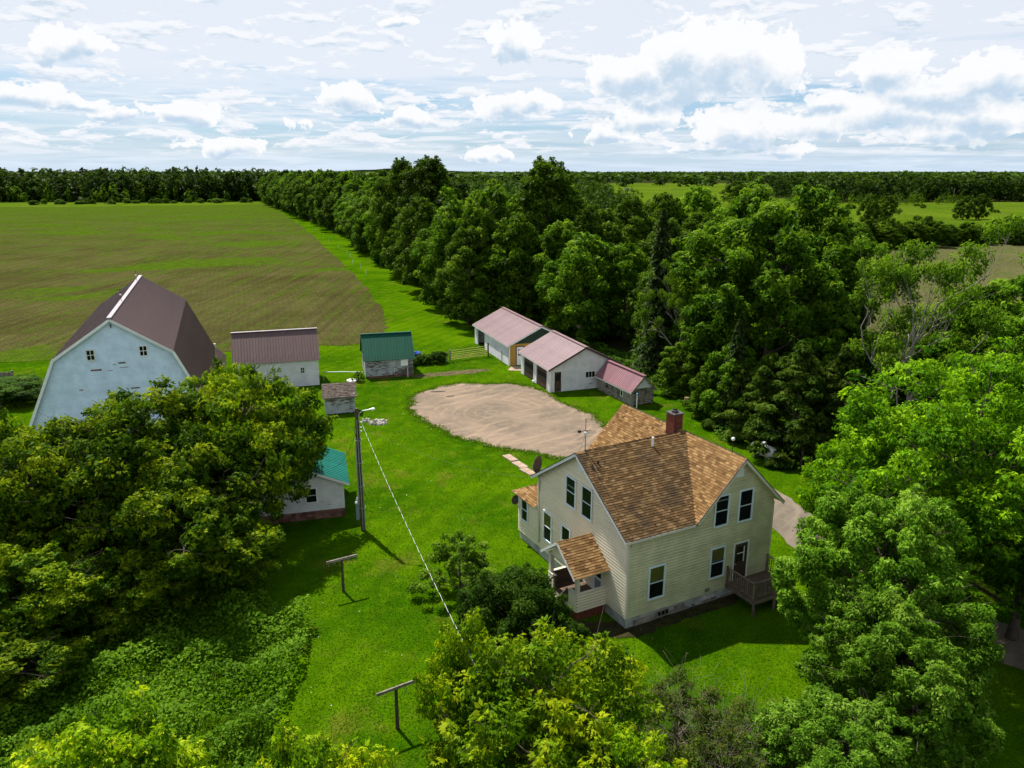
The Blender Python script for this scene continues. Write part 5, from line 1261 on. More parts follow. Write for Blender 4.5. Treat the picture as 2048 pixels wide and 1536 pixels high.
def conifer(seed, h, r, leaf='spruce', nb=330, per=26, size=.55, droop=.35, base=.06, bark='bark'):
    rng = np.random.default_rng(seed); Ps = []; Ns = []; Ts = []; tn = []
    mb = MB(); mb.tube([(0, 0, -.3), (0, 0, h * .5), (0, 0, h * .98)], [h * .014, h * .009, .02], 7)
    for i in range(nb):
        t = base + (1 - base) * (i / nb) ** .9; L = r * ((1 - t) ** .8 + .03) * rng.uniform(.65, 1.15); a = i * 2.39996 + rng.normal(0, .3)
        d = np.array([math.cos(a), math.sin(a), 0]); s = np.array([0, 0, t * h])
        if i % 3 == 0: mb.tube([s, s + d * L * .5 - np.array([0, 0, droop * L * .3]), s + d * L - np.array([0, 0, droop * L * .7])], [.05, .03, .01], 4, False)
        f = rng.random(per) ** .7; side = np.array([-d[1], d[0], 0]); lat = rng.normal(0, .16, per) * L * (1.15 - f)
        p = s + d * (f * L)[:, None] + side * lat[:, None]; p[:, 2] -= droop * L * (f ** 1.4) * .8 + np.abs(rng.normal(0, .12, per))
        Ps.append(p); Ns.append(np.array([0, 0, 1]) + rng.normal(0, .4, (per, 3)) + d * .3)
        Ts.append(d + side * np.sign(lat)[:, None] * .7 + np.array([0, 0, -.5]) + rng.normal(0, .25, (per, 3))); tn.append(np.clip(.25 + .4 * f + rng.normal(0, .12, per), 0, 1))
    P = np.concatenate(Ps); V = leaf_quads(P, np.concatenate(Ns), np.concatenate(Ts), size * rng.uniform(.6, 1.25, len(P)) * h / 16, .38, .05)
    return mb.mesh('trunk', M[bark], True), quad_mesh('crown', V, np.concatenate(tn), LF[leaf]), h, r
def plant(proto, name, x, y, h, r, label, cat='tree', group=None, rot=None, z=0.0):
    tm, cm, h0, r0 = proto
    o = empty(name, (x, y, z), 0, label, cat, group); o.rotation_euler = (0, 0, random.uniform(0, 6.28) if rot is None else rot)
    o.scale = (r / r0, r / r0, h / h0)
    link('trunk', tm, o); link('crown', cm, o); return o

# prototypes
PB = [decid(31, 16, 5, 1.2, 105, 19000, .43, 'maple', prof='tall', tr=.3), decid(32, 16, 5, 1.0, 95, 19000, .43, 'dark', prof='tall', tr=.3),
      decid(33, 16, 5.2, 1.4, 105, 19000, .42, 'dark', prof='round', tr=.3), decid(34, 15, 5, 1.0, 100, 19000, .42, 'light', prof='tall', tr=.28),
      decid(35, 16, 5, 1.0, 100, 19000, .43, 'maple', prof='round', tr=.3)]
PT = decid(36, 24, 6.2, 3, 80, 24000, .55, 'dark', prof='tall', tr=.45, cr=(.22, .34), lob=.3)
PSP = [conifer(41, 18, 3.0), conifer(42, 12, 2.4, nb=260)]
PCE = [decid(43, 9.5, 3.1, .3, 60, 26000, .30, 'cedar', prof='cone', tr=.2, nl=16, flat=.5, up=.2, droop=.5, wr=.35), decid(44, 7, 2.6, .2, 46, 20000, .30, 'cedar', prof='cone', tr=.18, flat=.5, up=.2, droop=.5, wr=.35)]
PML = decid(45, 20, 7.5, 2, 230, 70000, .36, 'light', prof='ellip', tr=.42, nl=26, cr=(.09, .19), lob=.3, cv=.15)
PLO = [decid(46, 8, 3.2, .3, 54, 20000, .26, 'maple', prof='dome', tr=.14), decid(47, 8, 3.2, .3, 54, 20000, .26, 'light', prof='round', tr=.14)]
TREES = [
    ('tall', 5.5, 122.0, 24.3, 5.9, 'tallest dark tree rising above the treeline behind the garages'), ('tall', -16.9, 165.0, 25.3, 6.9, 'tall round-topped tree of the pair standing above the treeline, right one'),
    ('tall', -24.7, 175.0, 25.1, 5.0, 'tall slimmer tree of the pair standing above the treeline, left one'),
    ('b', -9.7, 128.0, 17.9, 5.4, None), ('b', -2.9, 118.0, 20.3, 5.0, None), ('b', 0.8, 114.0, 16.4, 4.3, None), ('b', -6.6, 114.0, 14.5, 4.0, None), ('b', -17.1, 147.0, 17.8, 5.2, None),
    ('l', 9.6, 102.0, 14.5, 4.9, 'bright green maple directly behind the two-car garage'), ('l', 15.4, 103.0, 13.1, 4.4, 'bright green maple left of the tall spruce behind the garage'),
    ('b', 14.1, 125.0, 16.5, 5.3, None), ('b', 21.1, 140.0, 17.9, 5.0, None), ('b', 29.3, 150.0, 18.5, 5.3, None), ('b', 35.9, 150.0, 19.7, 5.3, None), ('b', 12.2, 140.0, 17.5, 5.4, None), ('b', 7.5, 112.0, 15.5, 4.6, None), ('b', 24, 118, 15.5, 5, None), ('b', 31, 128, 16, 5, None), ('b', 40, 135, 15.5, 5, None),
    ('s', 16.6, 85.0, 18.5, 2.9, 'tall dark spruce behind the log cabin'),
    ('b', 19.6, 92.0, 14.7, 4.2, None), ('l', 20.5, 84.0, 10.6, 3.4, 'small leafy tree right of the tall spruce'),
    ('m', 25.2, 73.0, 20.9, 7.6, 'largest leafy maple behind the house with sunlit crown'), ('l', 23.0, 86.0, 16.6, 5.6, 'leafy tree left of the largest maple behind the house'), ('b', 29.3, 100.0, 17.1, 5.2, None), ('b', 38.8, 95.0, 16.4, 4.4, None), ('b', 48.0, 108.0, 15.2, 4.1, None), ('b', 33, 88, 15.0, 4.8, None),
    ('s2', 20.1, 66.0, 9.9, 2.0, 'small spruce in front of the largest maple'), ('s2', 32.0, 79.0, 12.5, 2.1, 'narrow dark spruce right of the largest maple'),
    ('c', 22.9, 58.4, 9.4, 3.4, 'brownish cedar behind the house, tallest of its clump'), ('c2', 21.0, 61.0, 6.9, 2.5, 'small cedar above the propane tank'), ('c', 25.9, 57.5, 9.2, 3.0, 'brownish cedar right of the tallest cedar'), ('c2', 20.4, 65.0, 6.3, 2.2, 'low cedar left of the cedar clump'), ('c2', 22.7, 55.7, 5.0, 2.0, 'low cedar beside the driveway behind the house'),
    ('o', 19.8, 70.0, 5.2, 2.6, 'low leafy tree right of the log cabin'), ('o2', 20.5, 67.5, 7.6, 2.9, 'leafy sapling between log cabin and cedars'), ('o', 17.4, 77.0, 5.3, 2.3, 'low bushy tree behind the log cabin'),
    ('o2', 29.7, 67.0, 9.9, 3.8, 'leafy tree below the pale bare tree, left side'), ('o', 33.9, 63.0, 7.0, 3.0, 'leafy tree below the pale bare tree, nearer the house'), ('o2', 27.2, 62.5, 7.5, 2.8, 'leafy young tree behind the right cedar'),
    ('s2', 41.5, 89.0, 7.4, 1.8, 'small spruce at the edge of the right brown field'), ('s2', 41.5, 71.0, 11.0, 1.9, 'narrow spruce between the bare tree and the brown field'), ('o', 45.0, 78.0, 7.6, 2.8, 'dark low tree at the edge of the right brown field'),
    ('o', 27, 51, 6.5, 3.2, 'shady low tree between the cedars and the driveway'), ('o2', 34.5, 51, 6.5, 3.0, 'leafy tree behind the feathery tree at right'),
]
GL = 'dark green broadleaf tree in the wood behind the garages'
pm = {'tall': [PT], 'b': PB, 'l': [PB[3]], 's': [PSP[0]], 's2': [PSP[1]], 'm': [PML], 'c': [PCE[0]], 'c2': [PCE[1]], 'o': [PLO[0]], 'o2': [PLO[1]]}
nm = {'tall': 'tall_tree', 'b': 'broadleaf_tree', 'l': 'maple_tree', 's': 'spruce_tree', 's2': 'spruce_tree', 'm': 'maple_tree', 'c': 'cedar_tree', 'c2': 'cedar_tree', 'o': 'young_tree', 'o2': 'young_tree'}
for i, (k, x, y, h, r, lb) in enumerate(TREES):
    pr = pm[k][i % len(pm[k])]
    plant(pr, nm[k], x, y, h, r * 1.08, lb or GL, 'tree', None if lb else 'broadleaf trees behind the garages')

# the long treeline beside the tilled field
EDGE = [(-4.5, 112), (-9, 122), (-15.5, 142), (-37, 201), (-55, 261), (-139, 466), (-196, 608)]
def along(poly, step):
    out = []; acc = 0.0
    for (x0, y0), (x1, y1) in zip(poly[:-1], poly[1:]):
        L = math.hypot(x1 - x0, y1 - y0); t = acc
        while t < L: out.append((x0 + (x1 - x0) * t / L, y0 + (y1 - y0) * t / L, (x1 - x0) / L, (y1 - y0) / L)); t += step(y0 + (y1 - y0) * t / L)
        acc = t - L
    return out
rt = random.Random(77); cnt = 0
for off, st, hm in ((3.6, 6.5, .92), (10, 8, 1.06), (18, 9, 1.1), (28, 11, 1.1)):
    for (x, y, dx, dy) in along(EDGE, lambda yy: st * (1 if yy < 260 else 1.25)):
        nx, ny = dy, -dx; o_ = off + rt.uniform(-1.8, 1.8)
        h = rt.uniform(14.5, 19.0) * hm * (1.0 if y < 300 else 1.12)
        if off > 8 and y < 135: continue
        k = rt.random()
        if k < .10: pr, n_, rr = PSP[0], 'spruce_tree', rt.uniform(2.6, 3.3)
        else: pr, n_, rr = rt.choice(PB), 'broadleaf_tree', rt.uniform(4.3, 5.8) * (1 if y < 260 else 1.15)
        kd = 'dark spruce' if n_ == 'spruce_tree' else 'green broadleaf tree'
        zn = 'near end' if y < 190 else 'middle' if y < 330 else 'far end'
        rw_ = 'front row' if off < 5 else 'back rows'
        lb, gp = '%s in the %s of the treeline beside the tilled field, %s' % (kd, rw_, zn), '%s, treeline %s, %s' % (kd, rw_, zn)
        plant(pr, n_, x + nx * o_, y + ny * o_, h, rr, lb, 'tree', gp); cnt += 1
for i in range(26):   # undergrowth at the foot of the near edge
    t = rt.random(); x, y, dx, dy = along(EDGE[:5], lambda q: 3)[int(t * 50)]
    plant(rt.choice(PLO), 'undergrowth_bush', x + dy * rt.uniform(.3, 2.2), y - dx * rt.uniform(.3, 2.2), rt.uniform(2.5, 5), rt.uniform(1.5, 2.4), 'low leafy bush at the foot of the treeline', 'bush', 'bushes at the foot of the treeline')

# far woods: one mass each
def low_tree(seed, nq, size, prof, flat=.75):
    rng = np.random.default_rng(seed); C, R = crown_clumps(rng, 16, 1, .3, .06, prof, (.28, .42))
    return clump_leaves(rng, C, R, nq, size, 1, flat=1.4, up=.5, droop=.2)
def wood(name, pts, nq, size, label, seed, conif=.25, hr=(15, 21), wr=(.75, 1.2), mat='far'):
    rng = np.random.default_rng(seed)
    T = [low_tree(seed + i, nq, size, p) for i, p in enumerate(('round', 'tall', 'tall', 'cone'))]
    Vs = []; ts = []
    for (x, y) in pts:
        con = rng.random() < conif
        V, t = T[3] if con else T[rng.integers(0, 3)]
        h = rng.uniform(*hr) * (1.08 if con else 1); w = h * rng.uniform(*wr) * (.62 if con else 1.0)
        a = rng.random() * 6.28; c, s = math.cos(a), math.sin(a)
        Q = V.copy(); X = (Q[..., 0] * c - Q[..., 1] * s) * w + x; Y = (Q[..., 0] * s + Q[..., 1] * c) * w + y; Z = Q[..., 2] * h
        Vs.append(np.stack([X, Y, Z], -1)); ts.append(t + rng.normal(-.12 if con else 0, .14))
    o = link(name, quad_mesh(name, np.concatenate(Vs), np.concatenate(ts), LF[mat])); return tag(o, label, 'wood', None, 'stuff')
rw = random.Random(9)
pts = []
for row in range(9):
    x = -620.0
    while x < -185:
        y0 = 545 + (x + 620) * .155 + (10 * math.sin(x * .03)); pts.append((x + rw.uniform(-3, 3), y0 + row * 8 + rw.uniform(-3, 3))); x += rw.uniform(5.5, 8.5)
wood('far_wood', pts, 230, .105, 'dark mixed wood closing the far end of the tilled field', 100, .15, (16, 25), (.9, 1.6))
wood('far_wood_fringe', [(x + rw.uniform(-4, 4), 536 + (x + 620) * .155 + 10 * math.sin(x * .03) + rw.uniform(-5, 5)) for x in range(-600, -186, 7)], 200, .10, 'lighter low trees along the front of the far wood', 110, .1, (7, 15), (.6, 1.0), 'maple')
pts = []
for i in range(300):
    y = rw.uniform(190, 760); t = (y - 190) / 570
    xl = (-34 - (y - 201) * .32) + 34; xr = 30 + 70 * t
    pts.append((rw.uniform(xl, xr) if rw.random() < .75 else rw.uniform(xl, xl + 60), y))
wood('far_wood', pts, 330, .075, 'wood behind the long treeline seen over its crowns', 120, .18, (14, 19), (.8, 1.3))
pts = []
for i in range(420):
    y = rw.uniform(585, 900); x = rw.uniform(225 + (y - 585) * .05, 560 + (y - 585) * .8)
    if rw.random() < .45: y = 585 + rw.random() ** 2 * 60 + 12 * math.sin(x * .02)
    pts.append((x, y))
wood('far_wood', pts, 190, .12, 'dark wood strip across the right far meadow', 140, .15, (13, 20), (.9, 1.6))
pts = [(rw.uniform(150, 330), rw.uniform(530, 585)) for i in range(110)]
wood('far_scrub', pts, 90, .11, 'pale low scrub in front of the right wood strip', 150, .1, (4, 8), (.8, 1.3), 'maple')
pts = []
for i in range(2600):
    y = 1150 + 5200 * rw.random() ** 1.7; x = rw.uniform(-.80, .80) * y
    if y < 1500 and 60 < x < 500 and rw.random() < .6: continue
    pts.append((x, y))
wood('horizon_wood', pts, 56, .24, 'flat forest reaching to the horizon', 160, .15, (14, 21), (1.4, 3.0))
# low blue ridge on the horizon
me = bpy.data.meshes.new('hills'); hv = []; hf = []
for i in range(41):
    x = -2600 + i * 65; z = 60 * math.exp(-((i - 20) / 9.0) ** 2) * (1 + .12 * math.sin(i * 1.1)); hv += [(x, 9000, -5), (x, 9000, 12 + z * .6), (x, 9900, -5)]
for i in range(40): a = 3 * i; hf += [(a, a + 3, a + 4, a + 1), (a + 1, a + 4, a + 5, a + 2)]
me.from_pydata(hv, [], hf); me.materials.append(MG_rough); struct('hills', me)

# shrubs and lone trees over the right meadows
for i in range(26):
    u = i / 25; x = 108 + 75 * u + rt.uniform(-3, 3); y = 232 + 22 * u + rt.uniform(-5, 5)
    plant(rt.choice(PB[:3] + [PLO[0]]), 'hedgerow_tree', x, y, rt.uniform(5, 9.5), rt.uniform(3, 4.4), 'dark shrubby tree in the hedgerow behind the right brown field', 'tree', 'hedgerow behind the brown field')
for i in range(16):
    x = 52 + 58 * i / 15 + rt.uniform(-2, 2); y = 205 + 28 * i / 15 + rt.uniform(-8, 8)
    plant(rt.choice(PB[:3]), 'hedgerow_tree', x, y, rt.uniform(6, 12), rt.uniform(2.6, 4), 'dark shrubby tree in the hedgerow behind the right brown field', 'tree', 'hedgerow behind the brown field')
for (x, y, h, r, lb) in ((174, 610, 15, 9, 'broad dark lone tree in the far right meadow'), (190, 600, 12, 6, 'slimmer tree right of the broad lone meadow tree'), (152, 330, 13, 4, 'dark lone tree at the left of the right meadow'), (166, 345, 12, 4.5, 'round dark tree in the middle of the right meadow'), (216, 372, 11, 4, 'sparse tree clump at the far right of the meadow, left one'), (226, 376, 12, 4, 'sparse tree clump at the far right of the meadow, right one')):
    plant(PB[1], 'meadow_tree', x, y, h, r, lb)
for i in range(24):
    plant(rt.choice(PLO), 'meadow_bush', rt.uniform(90, 420), rt.uniform(300, 540), rt.uniform(1.5, 3.5), rt.uniform(1.5, 3), 'small scattered bush in the right meadow', 'bush', 'bushes scattered over the right meadow')
for i in range(30):
    x = rt.uniform(-330, -190); plant(rt.choice(PLO), 'field_edge_bush', x, 548 + (x + 330) * .28 + rt.uniform(-14, 6), rt.uniform(2, 4), rt.uniform(2, 4), 'low bush in the grass at the far end of the tilled field', 'bush', 'bushes at the far end of the field')

# the half-bare tree
def bare_tree(seed, h):
    rng = np.random.default_rng(seed); mb = MB(); tips = []
    def grow(p, d, L, r, lev):
        n = 4; pts = [p]; q = p
        for i in range(n):
            d = (d + Vector(rng.normal(0, .13, 3)) + Vector((0, 0, .05))).normalized(); q = q + d * (L / n); pts.append(q)
        mb.tube(pts, [r * (1 - .45 * i / n) for i in range(n + 1)], 7 if lev < 2 else 4, False)
        if lev >= 4 or L < .5: tips.append(tuple(q)); return
        for k in range(3 if lev < 3 else 2):
            a = Vector(rng.normal(0, 1, 3)); a = (a - d * a.dot(d)).normalized()
            i = rng.integers(2, n + 1); grow(pts[i], (d * .8 + a * rng.uniform(.5, 1.0)).normalized(), L * rng.uniform(.55, .78), r * .5, lev + 1)
    grow(Vector((0, 0, -.3)), Vector((.02, 0, 1)), h * .45, .22, 0)
    for k in range(4):
        a = k * 1.7; grow(Vector((0, 0, h * (.30 + .04 * k))), Vector((math.cos(a), math.sin(a), .8)).normalized(), h * .36, .10, 1)
    tips = np.array(tips); keep = tips[rng.random(len(tips)) < .85]
    V, t = clump_leaves(rng, keep, rng.uniform(.5, 1.5, len(keep)), 24000, .24, 1, droop=.3, shell=.6)
    return mb.mesh('trunk', M['bark_pale'], True), quad_mesh('crown', V, t, LF['maple']), h, 8
PBARE = bare_tree(61, 16)
plant(PBARE, 'bare_tree', 29.7, 57.0, 17.7, 6.4, 'half-bare tree with tall pale grey trunk and thin crown behind the cedars', rot=1.0)
plant(PBARE, 'bare_tree', 33.0, 84, 14.5, 6.5, 'farther half-bare tree beyond the pale trunked one', rot=3.4)
plant(PBARE, 'bare_tree', 18.6, 80, 12.5, 3.4, 'thin half-bare tree with dead branches beside the tall spruce', rot=5.0)

# near trees
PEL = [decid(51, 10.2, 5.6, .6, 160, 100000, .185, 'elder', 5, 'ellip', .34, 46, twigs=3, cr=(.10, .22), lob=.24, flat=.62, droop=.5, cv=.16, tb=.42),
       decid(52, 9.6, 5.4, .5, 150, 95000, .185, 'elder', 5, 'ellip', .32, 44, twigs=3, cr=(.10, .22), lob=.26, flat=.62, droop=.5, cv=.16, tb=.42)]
plant(PEL[0], 'box_elder_tree', -16.5, 44.8, 10.3, 4.5, 'big leafy tree in front of the teal roofed shed', rot=.4)
plant(PEL[1], 'box_elder_tree', -21.5, 41.5, 10.2, 5.8, 'big leafy tree in front of the barn, middle of its clump', rot=2.0)
plant(PEL[0], 'box_elder_tree', -26.2, 38.0, 9.6, 5.2, 'big leafy tree at the left edge below the barn', rot=3.3)
plant(PEL[1], 'box_elder_tree', -18.0, 37.8, 7.6, 4.6, 'shaded leafy tree at the front of the left clump', rot=4.2)
plant(PEL[0], 'box_elder_tree', -19.6, 49.4, 9.8, 3.4, 'leafy tree with bare twigs behind the left clump, below the long shed', rot=5.2)
plant(PEL[1], 'box_elder_tree', -24.5, 31.5, 5.6, 4.3, 'low leafy tree at the lower left edge', rot=1.2)
for (x, y, h, r, lb, ro) in ((-19.6, 34.6, 4.0, 2.9, 'leafy shrub at the foot of the left tree clump, middle one', .7), (-25.5, 33.6, 4.8, 3.4, 'leafy shrub at the foot of the left tree clump, leftmost', 2.2), (-15.2, 38.2, 3.8, 2.3, 'leafy shrub at the foot of the left tree clump, beside the lawn', 3.9), (-22.6, 28.6, 3.2, 3.0, 'low leafy shrub standing in the bramble patch at left', 5.0)):
    plant(PEL[1], 'leafy_shrub', x, y, h, r, lb, 'shrub', rot=ro)
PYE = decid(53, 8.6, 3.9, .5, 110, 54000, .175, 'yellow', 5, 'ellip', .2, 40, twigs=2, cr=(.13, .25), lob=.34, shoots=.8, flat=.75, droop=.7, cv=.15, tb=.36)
plant(PYE, 'yellow_green_tree', 1.2, 21.3, 7.7, 3.5, 'yellow-green leafy tree at the bottom centre in front of the dark bush', rot=.3)
plant(PYE, 'yellow_green_tree', -5.2, 16.6, 8.0, 2.4, 'yellow-green treetop at the bottom edge left of centre', rot=2.4)
plant(PYE, 'yellow_green_tree', -12.0, 17.8, 7.3, 3.1, 'yellow-green treetop in the bottom left corner', rot=4.1)
plant(PYE, 'yellow_green_tree', 3.3, 18.6, 6.4, 2.2, 'low yellow-green tree at the bottom edge right of centre', rot=5.5)
plant(PYE, 'yellow_green_tree', -1.5, 23.3, 7.3, 1.7, 'slim yellow-green tree at the left shoulder of the bottom centre tree', rot=1.4)
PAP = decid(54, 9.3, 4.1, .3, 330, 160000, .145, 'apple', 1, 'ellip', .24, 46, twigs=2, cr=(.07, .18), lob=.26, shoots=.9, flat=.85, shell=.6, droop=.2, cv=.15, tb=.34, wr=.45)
plant(PAP, 'apple_tree', 16.1, 29.6, 9.2, 3.8, 'light green small-leaved tree right of the house deck', rot=.8)
plant(PAP, 'apple_tree', 15.4, 25.6, 6.6, 3.3, 'light green leafy tree in front of the small-leaved tree by the deck', rot=4.6)
plant(PAP, 'apple_tree', 11.8, 22.2, 4.4, 2.8, 'low light green tree at the bottom edge right of the shrubs', rot=2.7)
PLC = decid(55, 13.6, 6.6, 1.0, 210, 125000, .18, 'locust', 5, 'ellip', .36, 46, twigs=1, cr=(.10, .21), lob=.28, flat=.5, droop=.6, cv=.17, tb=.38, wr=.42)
plant(PLC, 'feathery_tree', 23.0, 35.5, 13.8, 6.2, 'bright feathery-leaved tree filling the right edge', rot=.2)
plant(PLC, 'feathery_tree', 29.0, 31.0, 11.0, 4.8, 'feathery-leaved tree in the lower right corner', rot=2.9)
plant(PLC, 'feathery_tree', 25.0, 33.2, 9.0, 4.6, 'lower feathery-leaved tree in front of the bright one at the right edge', rot=1.6)
plant(PLC, 'feathery_tree', 19.3, 38.3, 8.8, 3.2, 'lower feathery-leaved tree between house and right edge', rot=4.4)
plant(PML, 'maple_tree', 38.0, 53.5, 15.0, 6.0, 'tall light green tree behind the feathery tree at the right edge', rot=1.1)
plant(PML, 'maple_tree', 36.5, 61.5, 9.2, 3.6, 'leafy tree left of the tall light green tree at the right edge', rot=2.1)
plant(PML, 'maple_tree', 42.0, 60.0, 14.5, 6.0, 'leafy tree cut by the right edge of the picture', rot=3.0)
# shrubs
PBU = decid(56, 5.0, 3.0, .05, 110, 60000, .14, 'bush', 1, 'ellip', .10, 30, cr=(.16, .26), lob=.14, flat=.8, droop=.2, cv=.14, tb=.2)
plant(PBU, 'lilac_bush', .15, 32.0, 4.2, 2.6, 'large dark round bush in front of the porch', 'bush', rot=.5)
plant(PBU, 'lilac_bush', 2.3, 31.0, 2.3, 1.3, 'small dark bush at the right foot of the large round bush', 'bush', rot=1.9)
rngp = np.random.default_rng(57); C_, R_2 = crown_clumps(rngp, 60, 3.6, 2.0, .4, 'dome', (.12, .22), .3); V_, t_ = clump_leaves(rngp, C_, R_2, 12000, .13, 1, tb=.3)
PLI = (wood_mesh('trunk', rngp, C_, 3.6, .2, .05, 55, M['bark'], twigs=2), quad_mesh('crown', V_, t_, LF['maple']), 3.6, 2.0)
plant(PLI, 'open_lilac_bush', -2.9, 37.6, 3.5, 2.1, 'open airy bush on the lawn left of the dark round bush', 'bush', rot=.2)
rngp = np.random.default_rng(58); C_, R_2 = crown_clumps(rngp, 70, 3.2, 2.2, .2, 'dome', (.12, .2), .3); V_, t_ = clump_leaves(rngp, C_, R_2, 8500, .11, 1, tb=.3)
PDR = (wood_mesh('trunk', rngp, C_, 3.2, .2, .04, 70, M['twig'], twigs=4), quad_mesh('crown', V_, t_, LF['dry']), 3.2, 2.2)
for (x, y, h, r, lb, ro) in ((6.6, 25.5, 3.2, 2.3, 'twiggy sparse brown shrub at the bottom, left one', .3), (9.0, 24.0, 3.0, 2.2, 'twiggy sparse brown shrub at the bottom, right one', 1.7), (7.6, 22.4, 3.2, 2.2, 'twiggy sparse brown shrub at the bottom edge, nearest', 3.9)):
    plant(PDR, 'sparse_shrub', x, y, h, r, lb, 'bush', rot=ro)
plant(PBU, 'hedge', -51.0, 73.8, 2.2, 4.2, 'dark clipped-looking hedge at the left of the barn, right part', 'hedge', rot=1.0)
plant(PBU, 'hedge', -57.5, 73.0, 2.0, 4.2, 'dark clipped-looking hedge at the left picture edge', 'hedge', rot=2.2)
for i, (x, lb) in enumerate(((-12.2, 'dark weedy bush at the left end of the wire fence'), (-10.6, 'dark weedy bush in the middle of the wire fence'), (-9.0, 'dark weedy bush by the left gate post'))):
    plant(PBU, 'fence_bush', x, 88.9 + (x + 12.2) * .33, .9 + .25 * i, 1.1, lb, 'bush', rot=i)
plant(PLI, 'open_lilac_bush', -17.0, 81.2, 1.2, .6, 'little yellow-green bush beside the white well cover', 'bush', rot=2)

# brambles under the big trees: one mass of ground cover
def cover(name, poly, n, size, hmax, label, leaf, seed, K=1, blade=False):
    rng = np.random.default_rng(seed); P = np.array(poly); lo, hi = P.min(0), P.max(0); out = []
    while len(out) < n:
        q = lo + (hi - lo) * rng.random((n, 2)); ins = np.zeros(n, bool); j = len(P) - 1
        for i in range(len(P)):
            c = ((P[i, 1] > q[:, 1]) != (P[j, 1] > q[:, 1])) & (q[:, 0] < (P[j, 0] - P[i, 0]) * (q[:, 1] - P[i, 1]) / (P[j, 1] - P[i, 1] + 1e-9) + P[i, 0]); ins ^= c; j = i
        out += list(q[ins])
    q = np.array(out[:n]); x, y = q[:, 0], q[:, 1]
    hh = hmax * (.45 + .25 * np.sin(x * 1.7 + np.sin(y * 1.3)) + .25 * np.sin(y * 1.5 + 1.3 * np.sin(x * .9)) + .12 * np.sin(x * 4.1) * np.sin(y * 3.7)); hh = np.clip(hh, .12 * hmax, None)
    z = hh * (rng.random(n) ** .35)
    if blade:
        nrm = rng.normal(0, 1, (n, 3)); nrm[:, 2] *= .15; tip = np.array([0, 0, 1.0]) + rng.normal(0, .35, (n, 3)); V = leaf_quads(np.stack([x, y, z * .5 + size * .3], 1), nrm, tip, size * rng.uniform(.6, 1.4, n), .10, .02)
    else: V = leaf_quads(np.stack([x, y, z], 1), np.array([0, 0, .8]) + rng.normal(0, .45, (n, 3)), rng.normal(0, 1, (n, 3)), size * rng.uniform(.6, 1.3, n), .75)
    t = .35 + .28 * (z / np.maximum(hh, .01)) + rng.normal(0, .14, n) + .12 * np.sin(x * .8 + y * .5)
    o = link(name, quad_mesh(name, V, t, LF[leaf])); return tag(o, label, 'plants', None, 'stuff')
cover('bramble_patch', [(-10.2, 34.6), (-9.9, 31), (-9.8, 28), (-9.2, 24.5), (-9.0, 20), (-24, 17), (-34, 30), (-30, 38), (-22, 38), (-14, 37)], 60000, .17, 1.6, 'low green bramble patch below the big left trees', 'bramble', 71)
cover('tall_weeds', [(-11.5, 27), (-9.4, 26), (-8.7, 20), (-18, 18), (-20, 26)], 14000, .75, .5, 'tall grassy weeds in front of the bramble patch', 'bramble', 72, blade=True)
cover('tree_foot_weeds', [(16.5, 75), (15, 82), (10, 96), (-2, 111), (-8, 122), (-13, 140), (-9, 142), (4, 112), (16, 92), (22, 70), (22, 60), (18, 62), (18, 70)], 16000, .32, .8, 'dark weeds along the foot of the trees', 'bush', 73)

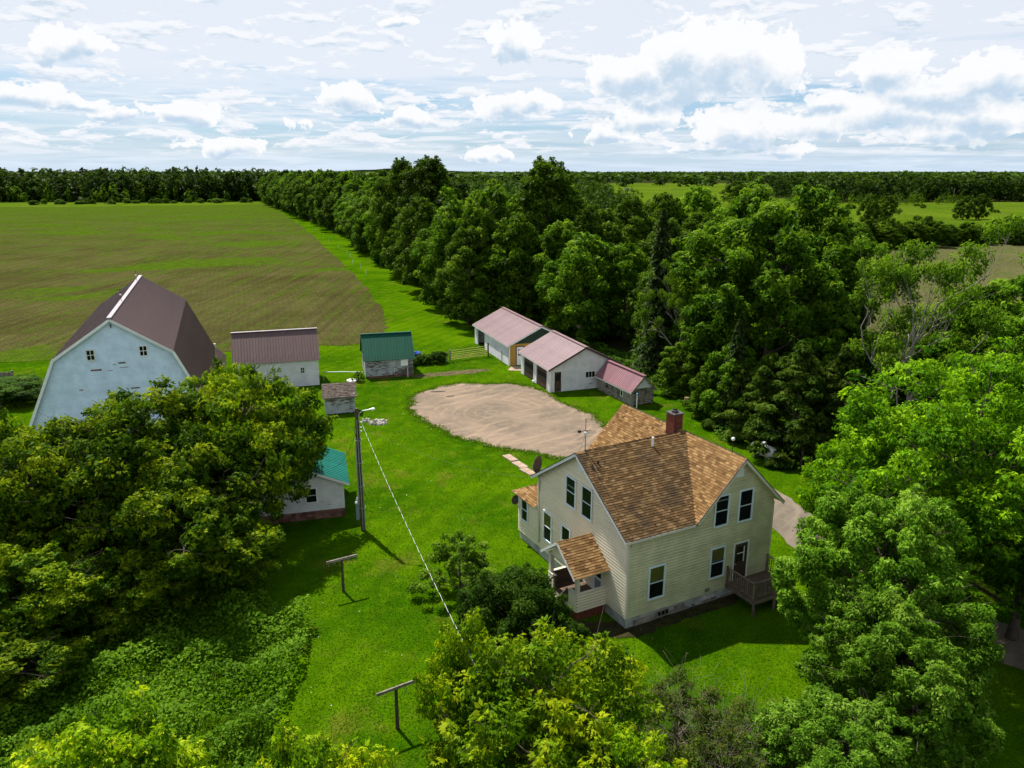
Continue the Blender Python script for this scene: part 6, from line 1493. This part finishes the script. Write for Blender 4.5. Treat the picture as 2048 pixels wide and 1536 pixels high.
# short grass over the near lawn, denser toward the camera
def lawn_grass():
    rng = np.random.default_rng(81); n = 330000
    Y = 17 + 83 * rng.random(n) ** 2.0; X = rng.uniform(-.75, .72, n) * (Y + 6)
    def inside(poly, x, y):
        P = np.array(poly); r = np.zeros(len(x), bool); j = len(P) - 1
        for i in range(len(P)):
            r ^= ((P[i, 1] > y) != (P[j, 1] > y)) & (x < (P[j, 0] - P[i, 0]) * (y - P[i, 1]) / (P[j, 1] - P[i, 1] + 1e-9) + P[i, 0]); j = i
        return r
    keep = ~inside(YARD, X, Y) & ~inside(DRIVE, X, Y) & ~inside([(p[0], p[1]) for p in FIELD], X, Y)
    a = rad(27.7); u = (X - 5.77) * math.cos(a) + (Y - 33.96) * math.sin(a); v = -(X - 5.77) * math.sin(a) + (Y - 33.96) * math.cos(a)
    keep &= ~((u > -.0) & (u < 9.7) & (v > 0) & (v < 11.4)) & ~((u > -2.8) & (u < 0) & (v > 1.7) & (v < 4.6))
    X, Y = X[keep], Y[keep]; n = len(X)
    s = rng.uniform(.04, .09, n) * (1 + Y / 80)
    patch = .5 + .25 * np.sin(X * .7 + 1.3 * np.sin(Y * .4)) + .2 * np.sin(Y * .9 + X * .3)
    nrm = rng.normal(0, 1, (n, 3)); nrm[:, 2] = np.abs(nrm[:, 2]) * .7 + .4
    V = leaf_quads(np.stack([X, Y, s * .22 - .02], 1), nrm, np.array([0, 0, .6]) + rng.normal(0, .6, (n, 3)), s, .35, .05)
    t = .30 + .40 * patch + rng.normal(0, .08, n)
    tag(link('lawn_grass', quad_mesh('lawn_grass', V, t, LF['grass'])), 'short mown grass of the farmyard lawn', 'grass', None, 'stuff')
lawn_grass()

def fringe():
    rng = np.random.default_rng(82); P = np.array(YARD); n = 11000; i = rng.integers(0, len(P), n); j = (i + 1) % len(P); f = rng.random((n, 1))
    q = P[i] * (1 - f) + P[j] * f; d = unit(P[j] - P[i]); nr = np.stack([d[:, 1], -d[:, 0]], 1)
    clump = .25 + .75 * np.abs(np.sin(i * .37) * np.sin(i * .11 + 1))
    q = q + nr * (rng.normal(0, .38, n) * clump)[:, None] + rng.normal(0, .12, (n, 2)); s = rng.uniform(.09, .22, n)
    nm_ = rng.normal(0, 1, (n, 3)); nm_[:, 2] = np.abs(nm_[:, 2]) * .7 + .3
    V = leaf_quads(np.stack([q[:, 0], q[:, 1], s * .25], 1), nm_, np.array([0, 0, .5]) + rng.normal(0, .6, (n, 3)), s, .4, .05)
    tag(link('gravel_edge_grass', quad_mesh('gravel_edge_grass', V, .72 + rng.normal(0, .15, n), LF['grass'])), 'ragged grass growing into the gravel yard edge', 'grass', None, 'stuff')
    n = 160; Y = 20 + 60 * rng.random(n) ** 1.5; X = rng.uniform(-.45, .3, n) * Y
    V = leaf_quads(np.stack([X, Y, np.full(n, .07)], 1), np.array([0, 0, 1.0]) + rng.normal(0, .3, (n, 3)), rng.normal(0, 1, (n, 3)), rng.uniform(.03, .06, n), .9)
    tag(link('clover_flowers', quad_mesh('clover_flowers', V, np.full(n, .5), M['whiteplastic'])), 'tiny white clover flowers dotted over the lawn', 'flowers', None, 'stuff')
fringe()
